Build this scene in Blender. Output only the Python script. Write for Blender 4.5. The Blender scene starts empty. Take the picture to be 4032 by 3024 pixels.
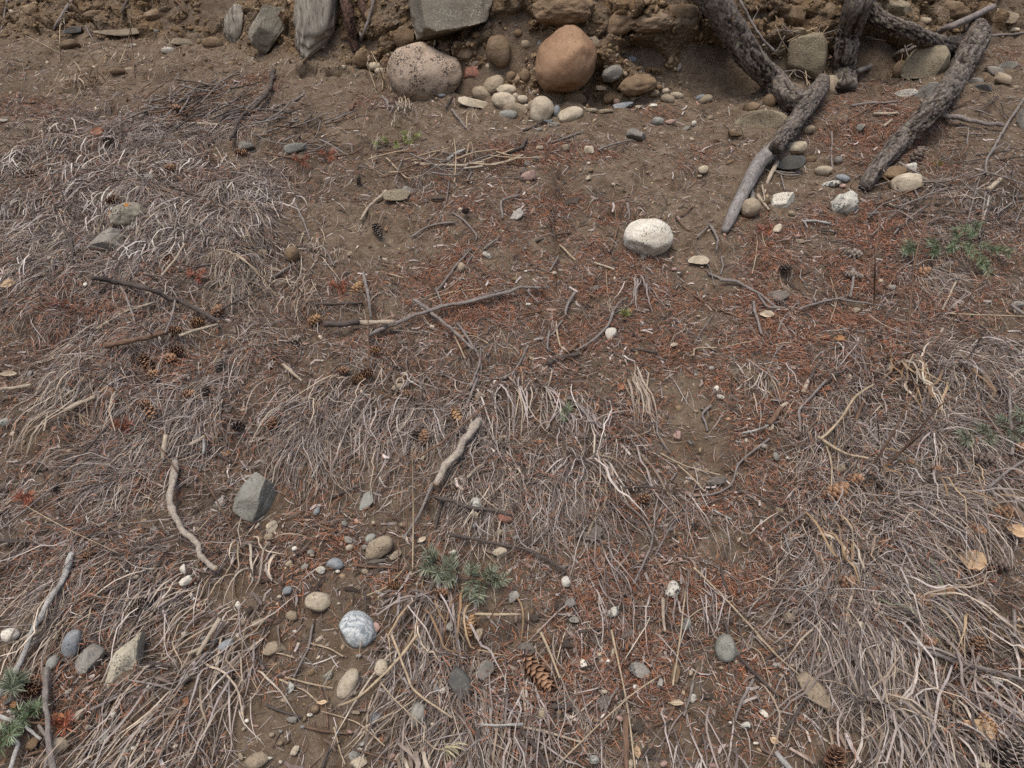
import bpy, bmesh, math, random
import numpy as np
from mathutils import Vector, Matrix
from mathutils.bvhtree import BVHTree

random.seed(11)
rng = np.random.default_rng(11)
SC = bpy.context.scene
COL = SC.collection
R = math.radians

# ------------------------------------------------------------------ camera
SL = R(32)            # steepness of the hillside
PHI = R(42)           # angle between the view and the hillside
HC = 1.5              # camera height above the slope, square to it
TH, TV = .6645, .6645 * .75
PW, PH = 4032.0, 3024.0
EU = np.array([1., 0, 0]); EV = np.array([0, math.cos(SL), math.sin(SL)]); EW = np.array([0, -math.sin(SL), math.cos(SL)])
CAM = EW * HC
FWD = EV * math.cos(PHI) - EW * math.sin(PHI)
UPC = EV * math.sin(PHI) + EW * math.cos(PHI)
cd = bpy.data.cameras.new('camera'); cam = bpy.data.objects.new('camera', cd); COL.objects.link(cam)
cd.sensor_width = 36; cd.lens = 36 / (2 * TH); cd.clip_start = .02; cd.clip_end = 500
M = Matrix.Identity(4)
for r in range(3):
    M[r][0] = EU[r]; M[r][1] = UPC[r]; M[r][2] = -FWD[r]; M[r][3] = CAM[r]
cam.matrix_world = M
SC.camera = cam

# ------------------------------------------------------------------ light: overcast day
SUN_EL, SUN_AZ = R(56), R(196)      # high, from behind the camera
wd = bpy.data.worlds.new('World'); SC.world = wd; wd.use_nodes = True
nt = wd.node_tree; nt.nodes.clear()
sky = nt.nodes.new('ShaderNodeTexSky'); sky.sky_type = 'NISHITA'; sky.sun_disc = False
sky.sun_elevation = SUN_EL; sky.sun_rotation = SUN_AZ
sky.air_density = .55; sky.dust_density = 6.0; sky.ozone_density = .4; sky.altitude = 1500
bg = nt.nodes.new('ShaderNodeBackground'); bg.inputs['Strength'].default_value = .13
wo = nt.nodes.new('ShaderNodeOutputWorld')
nt.links.new(sky.outputs[0], bg.inputs[0]); nt.links.new(bg.outputs[0], wo.inputs[0])
sd = bpy.data.lights.new('sun', 'SUN'); sd.energy = 1.5; sd.angle = R(35); sd.color = (1, .965, .92)
so = bpy.data.objects.new('sun', sd); COL.objects.link(so)
sdir = Vector((math.sin(SUN_AZ) * math.cos(SUN_EL), math.cos(SUN_AZ) * math.cos(SUN_EL), math.sin(SUN_EL)))
so.rotation_euler = sdir.to_track_quat('Z', 'Y').to_euler(); so.location = sdir * 20
SC.view_settings.view_transform = 'Standard'; SC.view_settings.look = 'None'
SC.view_settings.exposure = 1.02; SC.view_settings.gamma = 1.0
SC.render.engine = 'CYCLES'
SC.cycles.max_bounces = 4; SC.cycles.diffuse_bounces = 3; SC.cycles.glossy_bounces = 2
SC.cycles.use_denoising = False

# ------------------------------------------------------------------ noise
_T2 = rng.random((256, 256)); _T3 = rng.random((48, 48, 48))
def n2(x, y, s=0):
    x = x + s * 17.31; y = y + s * 9.77
    xi = np.floor(x).astype(int); yi = np.floor(y).astype(int); fx = x - xi; fy = y - yi
    fx = fx * fx * (3 - 2 * fx); fy = fy * fy * (3 - 2 * fy)
    a = _T2[xi & 255, yi & 255]; b = _T2[(xi + 1) & 255, yi & 255]; c = _T2[xi & 255, (yi + 1) & 255]; d = _T2[(xi + 1) & 255, (yi + 1) & 255]
    return (a + (b - a) * fx) * (1 - fy) + (c + (d - c) * fx) * fy - .5
def fbm2(x, y, o=4, s=0):
    r = 0; a = 1
    for k in range(o):
        r = r + a * n2(x * 2 ** k, y * 2 ** k, s + k * 3); a *= .5
    return r
def n3(p, s=0):
    p = p + s * 7.13
    i = np.floor(p).astype(int); f = p - i; f = f * f * (3 - 2 * f)
    i0 = i % 48; i1 = (i + 1) % 48
    def g(a, b, c): return _T3[a[..., 0], b[..., 1], c[..., 2]]
    fx, fy, fz = f[..., 0], f[..., 1], f[..., 2]
    x00 = g(i0, i0, i0) * (1 - fx) + g(i1, i0, i0) * fx; x10 = g(i0, i1, i0) * (1 - fx) + g(i1, i1, i0) * fx
    x01 = g(i0, i0, i1) * (1 - fx) + g(i1, i0, i1) * fx; x11 = g(i0, i1, i1) * (1 - fx) + g(i1, i1, i1) * fx
    return (x00 * (1 - fy) + x10 * fy) * (1 - fz) + (x01 * (1 - fy) + x11 * fy) * fz - .5
def fbm3(p, o=3, s=0):
    r = 0; a = 1
    for k in range(o):
        r = r + a * n3(p * 2 ** k, s + k * 5); a *= .5
    return r
def worley3(p):
    """distance to nearest and second nearest cell point"""
    i = np.floor(p).astype(int); d1 = np.full(p.shape[:-1], 9.); d2 = d1.copy()
    for a in (-1, 0, 1):
        for b in (-1, 0, 1):
            for c in (-1, 0, 1):
                j = i + np.array([a, b, c]); m = j % 48
                o = np.stack([_T3[m[..., 0], m[..., 1], m[..., 2]], _T3[m[..., 1], m[..., 2], m[..., 0]], _T3[m[..., 2], m[..., 0], m[..., 1]]], -1)
                d = np.linalg.norm(j + o - p, axis=-1)
                d2 = np.minimum(d2, np.maximum(d, d1)); d1 = np.minimum(d1, d)
    return d1, d2
def sstep(x, a=0., b=1.):
    t = np.clip((x - a) / (b - a), 0, 1); return t * t * (3 - 2 * t)

# ------------------------------------------------------------------ mesh and object helpers
def mesh_np(name, V, F, mat=None, col=None, smooth=True, attr=None, sharp=None):
    V = np.ascontiguousarray(V, np.float32).reshape(-1, 3); F = np.ascontiguousarray(F, np.int32); k = F.shape[1]; n = len(F)
    me = bpy.data.meshes.new(name)
    me.vertices.add(len(V)); me.vertices.foreach_set('co', V.ravel())
    me.loops.add(n * k); me.loops.foreach_set('vertex_index', F.ravel())
    me.polygons.add(n); me.polygons.foreach_set('loop_start', np.arange(0, n * k, k, dtype=np.int32))
    if smooth: me.polygons.foreach_set('use_smooth', np.ones(n, bool))
    me.update(calc_edges=True)
    if col is not None:
        a = me.color_attributes.new('col', 'FLOAT_COLOR', 'POINT')
        c = np.ones((len(V), 4), np.float32); c[:, :3] = col; a.data.foreach_set('color', c.ravel())
    if attr:
        for nm, vals in attr.items():
            a = me.attributes.new(nm, 'FLOAT', 'POINT'); a.data.foreach_set('value', np.ascontiguousarray(vals, np.float32).ravel())
    if sharp: me.set_sharp_from_angle(angle=R(sharp))
    if mat: me.materials.append(mat)
    return me
def link(name, me, parent=None, loc=None, mw=None):
    o = bpy.data.objects.new(name, me); COL.objects.link(o)
    if parent is not None: o.parent = parent
    if loc is not None: o.location = loc
    if mw is not None: o.matrix_local = mw
    return o
def empty(name, loc):
    o = bpy.data.objects.new(name, None); COL.objects.link(o); o.location = loc; o.empty_display_size = .02; return o
def tag(o, label=None, cat=None, group=None, kind=None):
    if label: o['label'] = label
    if cat: o['category'] = cat
    if group: o['group'] = group
    if kind: o['kind'] = kind
    return o

# ------------------------------------------------------------------ materials
def new_mat(name):
    m = bpy.data.materials.new(name); m.use_nodes = True; t = m.node_tree; t.nodes.clear()
    out = t.nodes.new('ShaderNodeOutputMaterial'); b = t.nodes.new('ShaderNodeBsdfPrincipled')
    b.inputs['Roughness'].default_value = .88; b.inputs['Specular IOR Level'].default_value = .2
    t.links.new(b.outputs[0], out.inputs[0])
    return m, t, b
class NB:
    """small node-tree writer"""
    def __init__(s, t): s.t = t
    def n(s, kind, **kw):
        o = s.t.nodes.new(kind)
        for k, v in kw.items(): setattr(o, k, v)
        return o
    def l(s, a, b): s.t.links.new(a, b)
    def coord(s, sc=(1, 1, 1), rnd=True):
        tc = s.n('ShaderNodeTexCoord'); mp = s.n('ShaderNodeMapping'); mp.inputs['Scale'].default_value = sc
        s.l(tc.outputs['Object'], mp.inputs['Vector'])
        if rnd:
            oi = s.n('ShaderNodeObjectInfo'); mu = s.n('ShaderNodeMath', operation='MULTIPLY'); mu.inputs[1].default_value = 37
            s.l(oi.outputs['Random'], mu.inputs[0]); s.l(mu.outputs[0], mp.inputs['Location'])
        return mp.outputs[0]
    def noise(s, v, scale, detail=4, rough=.6, dist=0):
        o = s.n('ShaderNodeTexNoise'); o.inputs['Scale'].default_value = scale; o.inputs['Detail'].default_value = detail
        o.inputs['Roughness'].default_value = rough; o.inputs['Distortion'].default_value = dist; s.l(v, o.inputs['Vector']); return o.outputs['Fac']
    def voro(s, v, scale, feat='F1'):
        o = s.n('ShaderNodeTexVoronoi', feature=feat); o.inputs['Scale'].default_value = scale; s.l(v, o.inputs['Vector']); return o
    def ramp(s, f, pts):
        o = s.n('ShaderNodeValToRGB'); e = o.color_ramp.elements
        while len(e) < len(pts): e.new(.5)
        for k, (p, c) in enumerate(pts): e[k].position = p; e[k].color = (*c, 1) if len(c) == 3 else c
        s.l(f, o.inputs[0]); return o.outputs[0]
    def step(s, f, a, b):
        o = s.n('ShaderNodeMapRange'); o.inputs[1].default_value = a; o.inputs[2].default_value = b; s.l(f, o.inputs[0]); return o.outputs[0]
    def mix(s, f, a, b, mode='MIX'):
        o = s.n('ShaderNodeMix', data_type='RGBA', blend_type=mode)
        for sock, v in ((o.inputs[0], f), (o.inputs[6], a), (o.inputs[7], b)):
            if isinstance(v, (int, float)): sock.default_value = v
            elif isinstance(v, tuple): sock.default_value = (*v, 1)
            else: s.l(v, sock)
        return o.outputs[2]
    def attr(s, name): return s.n('ShaderNodeAttribute', attribute_name=name)
    def bump(s, b, h, strength=.5, dist=.01):
        o = s.n('ShaderNodeBump'); o.inputs['Strength'].default_value = strength; o.inputs['Distance'].default_value = dist
        s.l(h, o.inputs['Height']); s.l(o.outputs[0], b.inputs['Normal'])
    def math(s, op, a, b):
        o = s.n('ShaderNodeMath', operation=op)
        for k, v in ((0, a), (1, b)):
            if isinstance(v, (int, float)): o.inputs[k].default_value = v
            else: s.l(v, o.inputs[k])
        return o.outputs[0]

def lin(r, g, b):
    f = lambda c: (c / 255 / 12.92) if c / 255 <= .04045 else ((c / 255 + .055) / 1.055) ** 2.4
    return (f(r), f(g), f(b))

SOIL_A, SOIL_B, SOIL_C = lin(134, 117, 96), lin(118, 102, 82), lin(148, 131, 108)
def m_soil():
    m, t, b = new_mat('soil'); k = NB(t); v = k.coord(rnd=False)
    big = k.noise(v, 3.2, 5, .6); mid = k.noise(v, 22, 6, .65); fine = k.noise(v, 170, 4, .7)
    c = k.ramp(big, [(.3, SOIL_B), (.5, SOIL_A), (.72, SOIL_C)])
    c = k.mix(k.step(mid, .38, .66), c, lin(96, 79, 60))
    hum = k.attr('humus').outputs['Fac']
    hm = k.math('MULTIPLY', hum, k.step(k.noise(v, 40, 5, .7), .25, .6))
    c = k.mix(hm, c, lin(72, 58, 50))
    bank = k.attr('bank').outputs['Fac']
    c = k.mix(k.math('MULTIPLY', bank, k.step(k.noise(v, 5, 4), .4, .62)), c, lin(126, 101, 72))
    vor = k.voro(v, 260); sp = k.step(vor.outputs['Distance'], .16, .1)
    c = k.mix(k.math('MULTIPLY', sp, .55), c, vor.outputs['Color'], 'OVERLAY')
    c = k.mix(k.step(fine, .3, .7), k.mix(.45, c, lin(70, 58, 46)), c)
    k.l(c, b.inputs['Base Color'])
    vb = k.voro(v, 60)
    lump = k.math('ADD', k.math('MULTIPLY', mid, 1.6), k.math('ADD', k.math('MULTIPLY', fine, .5), k.math('MULTIPLY', vb.outputs['Distance'], k.math('MULTIPLY', bank, .9))))
    k.bump(b, lump, .9, .02)
    return m
def m_attr(name, rough=.85, spec=.2, var=.35, scale=90, trans=0):
    """colour from each blade's own colour, with small wear along it"""
    m, t, b = new_mat(name); k = NB(t); v = k.coord(rnd=False)
    a = k.attr('col').outputs['Color']; nz = k.noise(v, scale, 3)
    c = k.mix(k.step(nz, .35, .65), k.mix(var, a, (.02, .016, .012)), a)
    k.l(c, b.inputs['Base Color']); b.inputs['Roughness'].default_value = rough; b.inputs['Specular IOR Level'].default_value = spec
    return m
def m_stone(name, c1, c2, spot=None, amount=.3, sscale=260, blotch=14, dust=.35, band=False, bump=.35, stretch=(1, 1, 1), lichen=None):
    m, t, b = new_mat(name); k = NB(t); v = k.coord(stretch)
    n1 = k.noise(v, blotch, 5, .6)
    c = k.mix(k.step(n1, .35, .65), c1, c2)
    if band:
        w = k.n('ShaderNodeTexWave', wave_type='BANDS', bands_direction='Y'); w.inputs['Scale'].default_value = 34; w.inputs['Distortion'].default_value = 7
        w.inputs['Detail'].default_value = 4; w.inputs['Detail Scale'].default_value = 1.3; k.l(v, w.inputs['Vector'])
        c = k.mix(k.step(w.outputs['Fac'], .15, .9), c1, c2); c = k.mix(k.math('MULTIPLY', k.step(k.noise(v, 60, 5, .7), .4, .65), .5), c, c1)
    if spot:
        f = k.noise(v, sscale, 2, .5); gate = k.noise(v, sscale / 9, 3, .6)
        f = k.math('MULTIPLY', k.step(f, .60 - .12 * amount, .66 - .12 * amount), k.step(gate, .46, .56))
        c = k.mix(f, c, spot)
        f2 = k.noise(v, sscale * 1.9, 1, .5); c = k.mix(k.math('MULTIPLY', k.step(f2, .6, .68), .55), c, spot)
    if lichen:
        c = k.mix(k.step(k.noise(v, 26, 3), .62, .66), c, lichen)
    fine = k.noise(v, 120, 4, .7)
    c = k.mix(k.math('MULTIPLY', k.step(fine, .62, .35), .3), c, (.06, .05, .04))
    d = k.math('MULTIPLY', k.step(k.noise(v, 9, 4, .65), .5, .68), dust)
    c = k.mix(d, c, SOIL_A)
    oi = k.n('ShaderNodeObjectInfo'); hs = k.n('ShaderNodeHueSaturation'); k.l(c, hs.inputs['Color'])
    k.l(k.step(oi.outputs['Random'], -.2, 1.2), hs.inputs['Value']); 
    mr = k.n('ShaderNodeMapRange'); mr.inputs[3].default_value = .86; mr.inputs[4].default_value = 1.12; k.l(oi.outputs['Random'], mr.inputs[0]); k.l(mr.outputs[0], hs.inputs['Value'])
    k.l(hs.outputs[0], b.inputs['Base Color']); b.inputs['Roughness'].default_value = .8
    k.bump(b, k.math('ADD', fine, k.noise(v, 35, 4)), bump, .006)
    return m
def m_wood(name, c1, c2, fleck=None, scale=1., crackc=None, lichen=None, bump=.5):
    m, t, b = new_mat(name); k = NB(t); v = k.coord((1, 1, 1))
    a = k.attr('along'); cb = k.n('ShaderNodeCombineXYZ'); 
    k.l(a.outputs['Fac'], cb.inputs[0]); a2 = k.attr('around'); k.l(a2.outputs['Fac'], cb.inputs[1])
    oi = k.n('ShaderNodeObjectInfo'); k.l(k.math('MULTIPLY', oi.outputs['Random'], 50), cb.inputs[2])
    g = cb.outputs[0]
    grain = k.noise(g, 3.2 * scale, 6, .65, .4); n1 = k.noise(v, 30, 5, .65); fine = k.noise(v, 160, 4, .7)
    c = k.mix(k.step(grain, .35, .65), c1, c2)
    c = k.mix(k.math('MULTIPLY', k.step(n1, .45, .68), .45), c, k.mix(.5, c2, (.03, .025, .02)))
    if fleck: c = k.mix(k.step(k.noise(g, 9 * scale, 3, .5), .58, .64), c, fleck)
    if crackc:
        cr = k.attr('crack').outputs['Fac']; c = k.mix(k.step(cr, .1, .7), c, crackc); c = k.mix(k.math('MULTIPLY', k.step(k.noise(v, 70, 3, .6), .52, .6), .6), c, crackc)
    if lichen:
        c = k.mix(k.math('MULTIPLY', k.step(k.noise(v, 24, 4, .7), .6, .68), .75), c, lichen[0])
        c = k.mix(k.math('MULTIPLY', k.step(k.noise(v, 40, 3, .7), .66, .7), .9), c, lichen[1])
    c = k.mix(k.step(fine, .62, .35), c, k.mix(.35, c, (.03, .025, .02)))
    k.l(c, b.inputs['Base Color']); k.bump(b, k.math('ADD', k.math('MULTIPLY', grain, 1.5), fine), bump, .004)
    return m
def m_plain(name, c1, c2, scale=60, rough=.75, spec=.25, bump=.2, rim=None):
    m, t, b = new_mat(name); k = NB(t); v = k.coord()
    c = k.mix(k.step(k.noise(v, scale, 4, .65), .35, .65), c1, c2)
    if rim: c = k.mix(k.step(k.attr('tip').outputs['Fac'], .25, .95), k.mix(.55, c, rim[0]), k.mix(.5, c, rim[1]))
    oi = k.n('ShaderNodeObjectInfo'); hs = k.n('ShaderNodeHueSaturation'); k.l(c, hs.inputs['Color'])
    mr = k.n('ShaderNodeMapRange'); mr.inputs[3].default_value = .75; mr.inputs[4].default_value = 1.2; k.l(oi.outputs['Random'], mr.inputs[0]); k.l(mr.outputs[0], hs.inputs['Value'])
    k.l(hs.outputs[0], b.inputs['Base Color']); b.inputs['Roughness'].default_value = rough; b.inputs['Specular IOR Level'].default_value = spec
    k.bump(b, k.noise(v, scale * 3, 3), bump, .003)
    return m

MS = m_soil()
ML = m_attr('dry_litter'); MGR = m_attr('dry_grass', .7, .25, .3, 60); MFIR = m_attr('fir_needle', .55, .35, .15, 200)
MCL = m_attr('loose_grit', .95, .1, .4, 120)
ST = {
 'gr': m_stone('granite', lin(178, 158, 136), lin(152, 132, 110), lin(66, 58, 52), .9, 130, 9, .2, bump=.5),
 'rb': m_stone('red_brown_sandstone', lin(168, 134, 102), lin(146, 112, 84), lin(98, 72, 54), .1, 220, 7, .18, bump=.2),
 'cr': m_stone('cream_stone', lin(186, 172, 147), lin(164, 150, 126), lin(110, 96, 76), .15, 300, 18, .22),
 'tn': m_stone('tan_stone', lin(158, 142, 118), lin(134, 119, 97), lin(84, 72, 58), .3, 280, 16, .35),
 'bg': m_stone('blue_grey_stone', lin(138, 140, 138), lin(114, 117, 117), lin(80, 84, 86), .2, 280, 16, .2),
 'gy': m_stone('grey_stone', lin(144, 138, 126), lin(112, 106, 96), lin(60, 58, 54), .4, 260, 16, .3),
 'wh': m_stone('white_stone', lin(214, 206, 188), lin(188, 178, 158), lin(92, 88, 80), .35, 190, 12, .15),
 'bn': m_stone('soil_crusted_stone', lin(126, 104, 78), lin(104, 84, 62), lin(70, 56, 42), .3, 200, 14, .6, bump=.6),
 'dk': m_stone('dark_stone', lin(84, 82, 76), lin(66, 64, 60), lin(110, 106, 98), .2, 260, 16, .3),
 'pk': m_stone('pink_stone', lin(166, 138, 124), lin(142, 114, 102), lin(90, 62, 54), .2, 260, 18, .25),
 'gg': m_stone('grey_green_stone', lin(146, 144, 132), lin(122, 120, 108), lin(80, 80, 72), .3, 260, 16, .25),
 'bd': m_stone('banded_gneiss', lin(196, 197, 190), lin(138, 145, 146), lin(92, 98, 100), .3, 300, 14, .05, band=True),
 'spt': m_stone('fine_speckled_rock', lin(180, 170, 146), lin(152, 142, 120), lin(84, 80, 70), .6, 330, 14, .15),
 'stp': m_stone('upright_grained_rock', lin(170, 160, 142), lin(112, 104, 92), lin(70, 64, 56), .5, 60, 9, .3, stretch=(1, .3, .16), bump=.9),
 'slb': m_stone('grey_schist_slab', lin(132, 124, 108), lin(104, 96, 82), lin(150, 142, 124), .3, 120, 7, .35, bump=.6),
 'sch': m_stone('layered_schist', lin(150, 138, 112), lin(112, 100, 80), lin(70, 62, 50), .35, 160, 8, .35, stretch=(1, 1, 1), bump=.7),
 'lch': m_stone('lichen_spotted_rock', lin(158, 150, 130), lin(120, 111, 95), lin(60, 58, 50), .5, 200, 14, .15, lichen=lin(176, 112, 30)),
 'sp': m_stone('salt_and_pepper_rock', lin(196, 190, 172), lin(150, 146, 134), lin(60, 60, 58), .9, 120, 12, .2),
 'red': m_stone('red_stone', lin(142, 96, 78), lin(112, 74, 60), lin(176, 140, 120), .2, 160, 16, .35),
}
WD = {
 'grey': m_wood('grey_twig_bark', lin(150, 140, 130), lin(112, 102, 94)),
 'dark': m_wood('dark_twig_bark', lin(98, 88, 80), lin(70, 61, 54)),
 'pale': m_wood('pale_bare_wood', lin(194, 178, 154), lin(160, 144, 122), fleck=lin(104, 88, 72)),
 'birch': m_wood('pale_peeling_bark', lin(188, 176, 158), lin(156, 142, 124), fleck=lin(74, 62, 52), scale=1.5),
 'brown': m_wood('brown_twig_bark', lin(136, 108, 86), lin(96, 74, 58)),
 'straw': m_wood('dry_straw', lin(186, 166, 136), lin(158, 138, 110), bump=.2),
 'white': m_wood('weathered_white_bark', lin(188, 184, 174), lin(158, 152, 142), fleck=lin(100, 94, 86)),
 'root': m_wood('root_bark', lin(142, 132, 120), lin(94, 82, 72), crackc=lin(44, 35, 29), lichen=(lin(140, 140, 112), lin(150, 112, 52)), bump=.8),
 'rootred': m_wood('reddish_root_bark', lin(120, 92, 76), lin(84, 60, 48), crackc=lin(44, 33, 27), bump=.8),
 'bare': m_wood('weathered_grey_wood', lin(150, 144, 136), lin(118, 110, 102), fleck=lin(96, 84, 72), scale=.6, bump=.4),
 'tip': m_wood('broken_wood_end', lin(176, 152, 122), lin(140, 116, 90)),
}
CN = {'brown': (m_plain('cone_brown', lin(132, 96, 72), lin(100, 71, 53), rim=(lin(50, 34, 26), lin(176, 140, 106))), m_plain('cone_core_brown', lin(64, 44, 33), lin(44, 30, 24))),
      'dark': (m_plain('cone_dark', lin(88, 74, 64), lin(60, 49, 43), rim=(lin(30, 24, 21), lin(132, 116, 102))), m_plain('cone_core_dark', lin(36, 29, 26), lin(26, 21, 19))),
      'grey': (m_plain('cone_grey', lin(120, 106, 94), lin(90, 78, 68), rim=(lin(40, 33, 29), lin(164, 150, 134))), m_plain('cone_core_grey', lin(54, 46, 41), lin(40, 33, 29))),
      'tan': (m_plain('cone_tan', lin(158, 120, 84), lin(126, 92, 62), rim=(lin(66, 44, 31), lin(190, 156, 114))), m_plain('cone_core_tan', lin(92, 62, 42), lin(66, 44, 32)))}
LF = {'tan': m_plain('leaf_tan', lin(184, 158, 124), lin(158, 130, 98), 40), 'amber': m_plain('leaf_amber', lin(164, 120, 74), lin(134, 92, 56), 40),
      'brown': m_plain('leaf_brown', lin(146, 100, 70), lin(108, 70, 50), 40), 'pale': m_plain('leaf_pale', lin(194, 178, 152), lin(164, 147, 122), 40),
      'moss': m_plain('moss', lin(96, 92, 44), lin(66, 62, 30), 200, .95, .1, .9)}
BK = {'grey': m_wood('bark_flake_grey', lin(142, 132, 120), lin(98, 88, 78), bump=.8), 'dark': m_wood('bark_flake_dark', lin(100, 88, 76), lin(66, 56, 48), bump=.8), 'white': m_wood('bark_flake_pale', lin(192, 184, 170), lin(150, 140, 126), bump=.8)}

# ------------------------------------------------------------------ the hillside, one sheet: slope, cut bank, ground above
def pix_dir(px, py):
    x = (px / PW - .5) * 2 * TH; y = (.5 - py / PH) * 2 * TV
    d = EU * x + UPC * y + FWD
    return d / np.linalg.norm(d)
def project(P):
    r = P - CAM; d = r @ FWD; d = np.where(d < .05, .05, d)
    return (r @ EU / d / (2 * TH) + .5) * PW, (.5 - r @ UPC / d / (2 * TV)) * PH, d
foot = [(-500, 190), (0, 170), (500, 150), (800, 165), (1000, 200), (1200, 262), (1450, 285), (1700, 355), (1900, 375), (2100, 410), (2300, 425), (2500, 405), (2700, 380), (2900, 335), (3100, 325), (3300, 320), (3500, 300), (3700, 270), (3850, 170), (4032, 140), (4500, 130)]
fu, fv = [], []
for px, py in foot:
    d = pix_dir(px, py); t = -HC / (d @ EW); fu.append(t * d[0]); fv.append(t * (d @ EV))
STEP = .012
US = np.arange(-3.96, 3.961, STEP); QS = np.arange(-.36, 6.4, STEP)
NU, NQ = len(US), len(QS)
UU, QQ = np.meshgrid(US, QS, indexing='ij')
VF = np.interp(US, fu, fv); VF = np.convolve(np.pad(VF, 12, 'edge'), np.ones(25) / 25, 'valid')
BETA = R(1) * np.interp(US, [-3.6, -2.2, -1.6, -.9, 0, 1.2, 2.0, 2.6, 3.6], [34, 36, 46, 54, 60, 60, 52, 40, 36])
TT = QQ - VF[:, None]
def base_profile(us, qs, vf, beta):
    tt = qs[None, :] - vf[:, None]
    th = beta[:, None] * (sstep(tt, -.12, .16) - sstep(tt, 1.0, 1.35))
    dq = np.gradient(qs)[None, :]
    v = np.cumsum(np.cos(th) * dq, 1); v = v - v[:, :1] + qs[0]; w = np.cumsum(np.sin(th) * dq, 1)
    return v, w, th
BV, BW, BT = base_profile(US, QS, VF, BETA)
BANK = sstep(TT, -.08, .12)
def to_world(u, v, w): return u[..., None] * EU + v[..., None] * EV + w[..., None] * EW
NB_ = to_world(np.zeros_like(UU), -np.sin(BT), np.cos(BT))
P0 = to_world(UU, BV, BW)
PX0, PY0, DE0 = project(P0)
H = .05 * fbm2(UU * 1.1, QQ * 1.1, 2, 1) + .042 * fbm2(UU * 4, QQ * 5, 3, 2) + .016 * fbm2(UU * 15, QQ * 17, 3, 3)
H += .030 * (sstep(fbm2(UU * 2.6, QQ * 3.4, 3, 71), -.06, .10) - .5)      # small trodden steps
lump = fbm2(UU * 5.5, QQ * 5.5, 5, 6)
H += BANK * (.10 * fbm2(UU * 2.3, QQ * 2.3, 3, 9) + .075 * lump - .07 * sstep(.10 - np.abs(fbm2(UU * 6, QQ * 7, 3, 19)), 0, .1) + .035 * np.abs(fbm2(UU * 14, QQ * 14, 4, 12)) + .022 * fbm2(UU * 30, QQ * 30, 2, 15))
PX0, PY0, DE0 = project(P0 + NB_ * H[..., None])
H *= np.where(TT > -.5, 1, 1)
def uq_at(px, py):
    d2 = (PX0 - px) ** 2 + (PY0 - py) ** 2; i, j = np.unravel_index(np.argmin(d2), d2.shape); return US[i], QS[j], DE0[i, j] * 2 * TH / PW
def dent(px, py, rpx, rpy, depth, p=2, edge=None):
    """hollow (depth > 0) or mound (depth < 0) on the hillside"""
    global H
    u, q, k = uq_at(px, py); ru = rpx * k; rq = rpy * k
    e = ((UU - u) / ru) ** 2 + ((QQ - q) / rq) ** 2
    H -= depth * np.exp(-e ** (p / 2))
# eroded hollows under the overhanging bank, burrows, ledges
dent(2527, 205, 90, 42, .13, 6); dent(2790, 265, 120, 75, .11, 4); dent(2650, 300, 200, 45, .03, 3)
dent(2650, 90, 260, 60, -.10, 3); dent(2350, 60, 180, 60, -.04)
dent(2330, 395, 110, 30, .07, 4)
dent(1212, 272, 32, 26, .26, 4); dent(1310, 276, 25, 22, .20, 4); dent(1260, 320, 110, 18, -.02)
dent(3500, 190, 110, 60, .20, 4); dent(3440, 240, 70, 60, .10)
dent(1264, 712, 16, 14, .05, 4); dent(1040, 1005, 85, 38, .07, 4); dent(1640, 2690, 50, 40, .02)
dent(1830, 2720, 60, 40, .025); dent(960, 1650, 60, 40, .02); dent(2980, 1050, 40, 25, .03); dent(3600, 560, 70, 40, .06)
dent(2690, 1130, 30, 18, .025); dent(1930, 1040, 22, 20, .025); dent(2950, 540, 90, 18, .04, 4)
dent(300, 640, 420, 120, -.03); dent(700, 800, 420, 160, -.03); dent(1500, 470, 120, 50, -.04); dent(1000, 900, 200, 60, -.03)
dent(2000, 1600, 250, 100, -.02); dent(3600, 1500, 300, 150, -.02); dent(3500, 2600, 250, 150, -.02)
for px, py, a, b, dp in [(590, 110, 60, 18, -.02), (120, 90, 90, 30, -.03), (1120, 60, 60, 40, -.03), (1500, 100, 80, 40, -.03), (1830, 200, 60, 50, -.03), (2090, 330, 60, 30, -.03), (2560, 340, 100, 30, -.03), (3050, 120, 90, 40, -.04), (3900, 60, 120, 40, -.04)]:
    dent(px, py, a, b, dp, 3)
PT = P0 + NB_ * H[..., None]
PX, PY, DE = project(PT)
gu = np.gradient(PT, axis=0); gq = np.gradient(PT, axis=1); NT = np.cross(gu, gq); NT /= np.linalg.norm(NT, axis=-1, keepdims=True)

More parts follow.
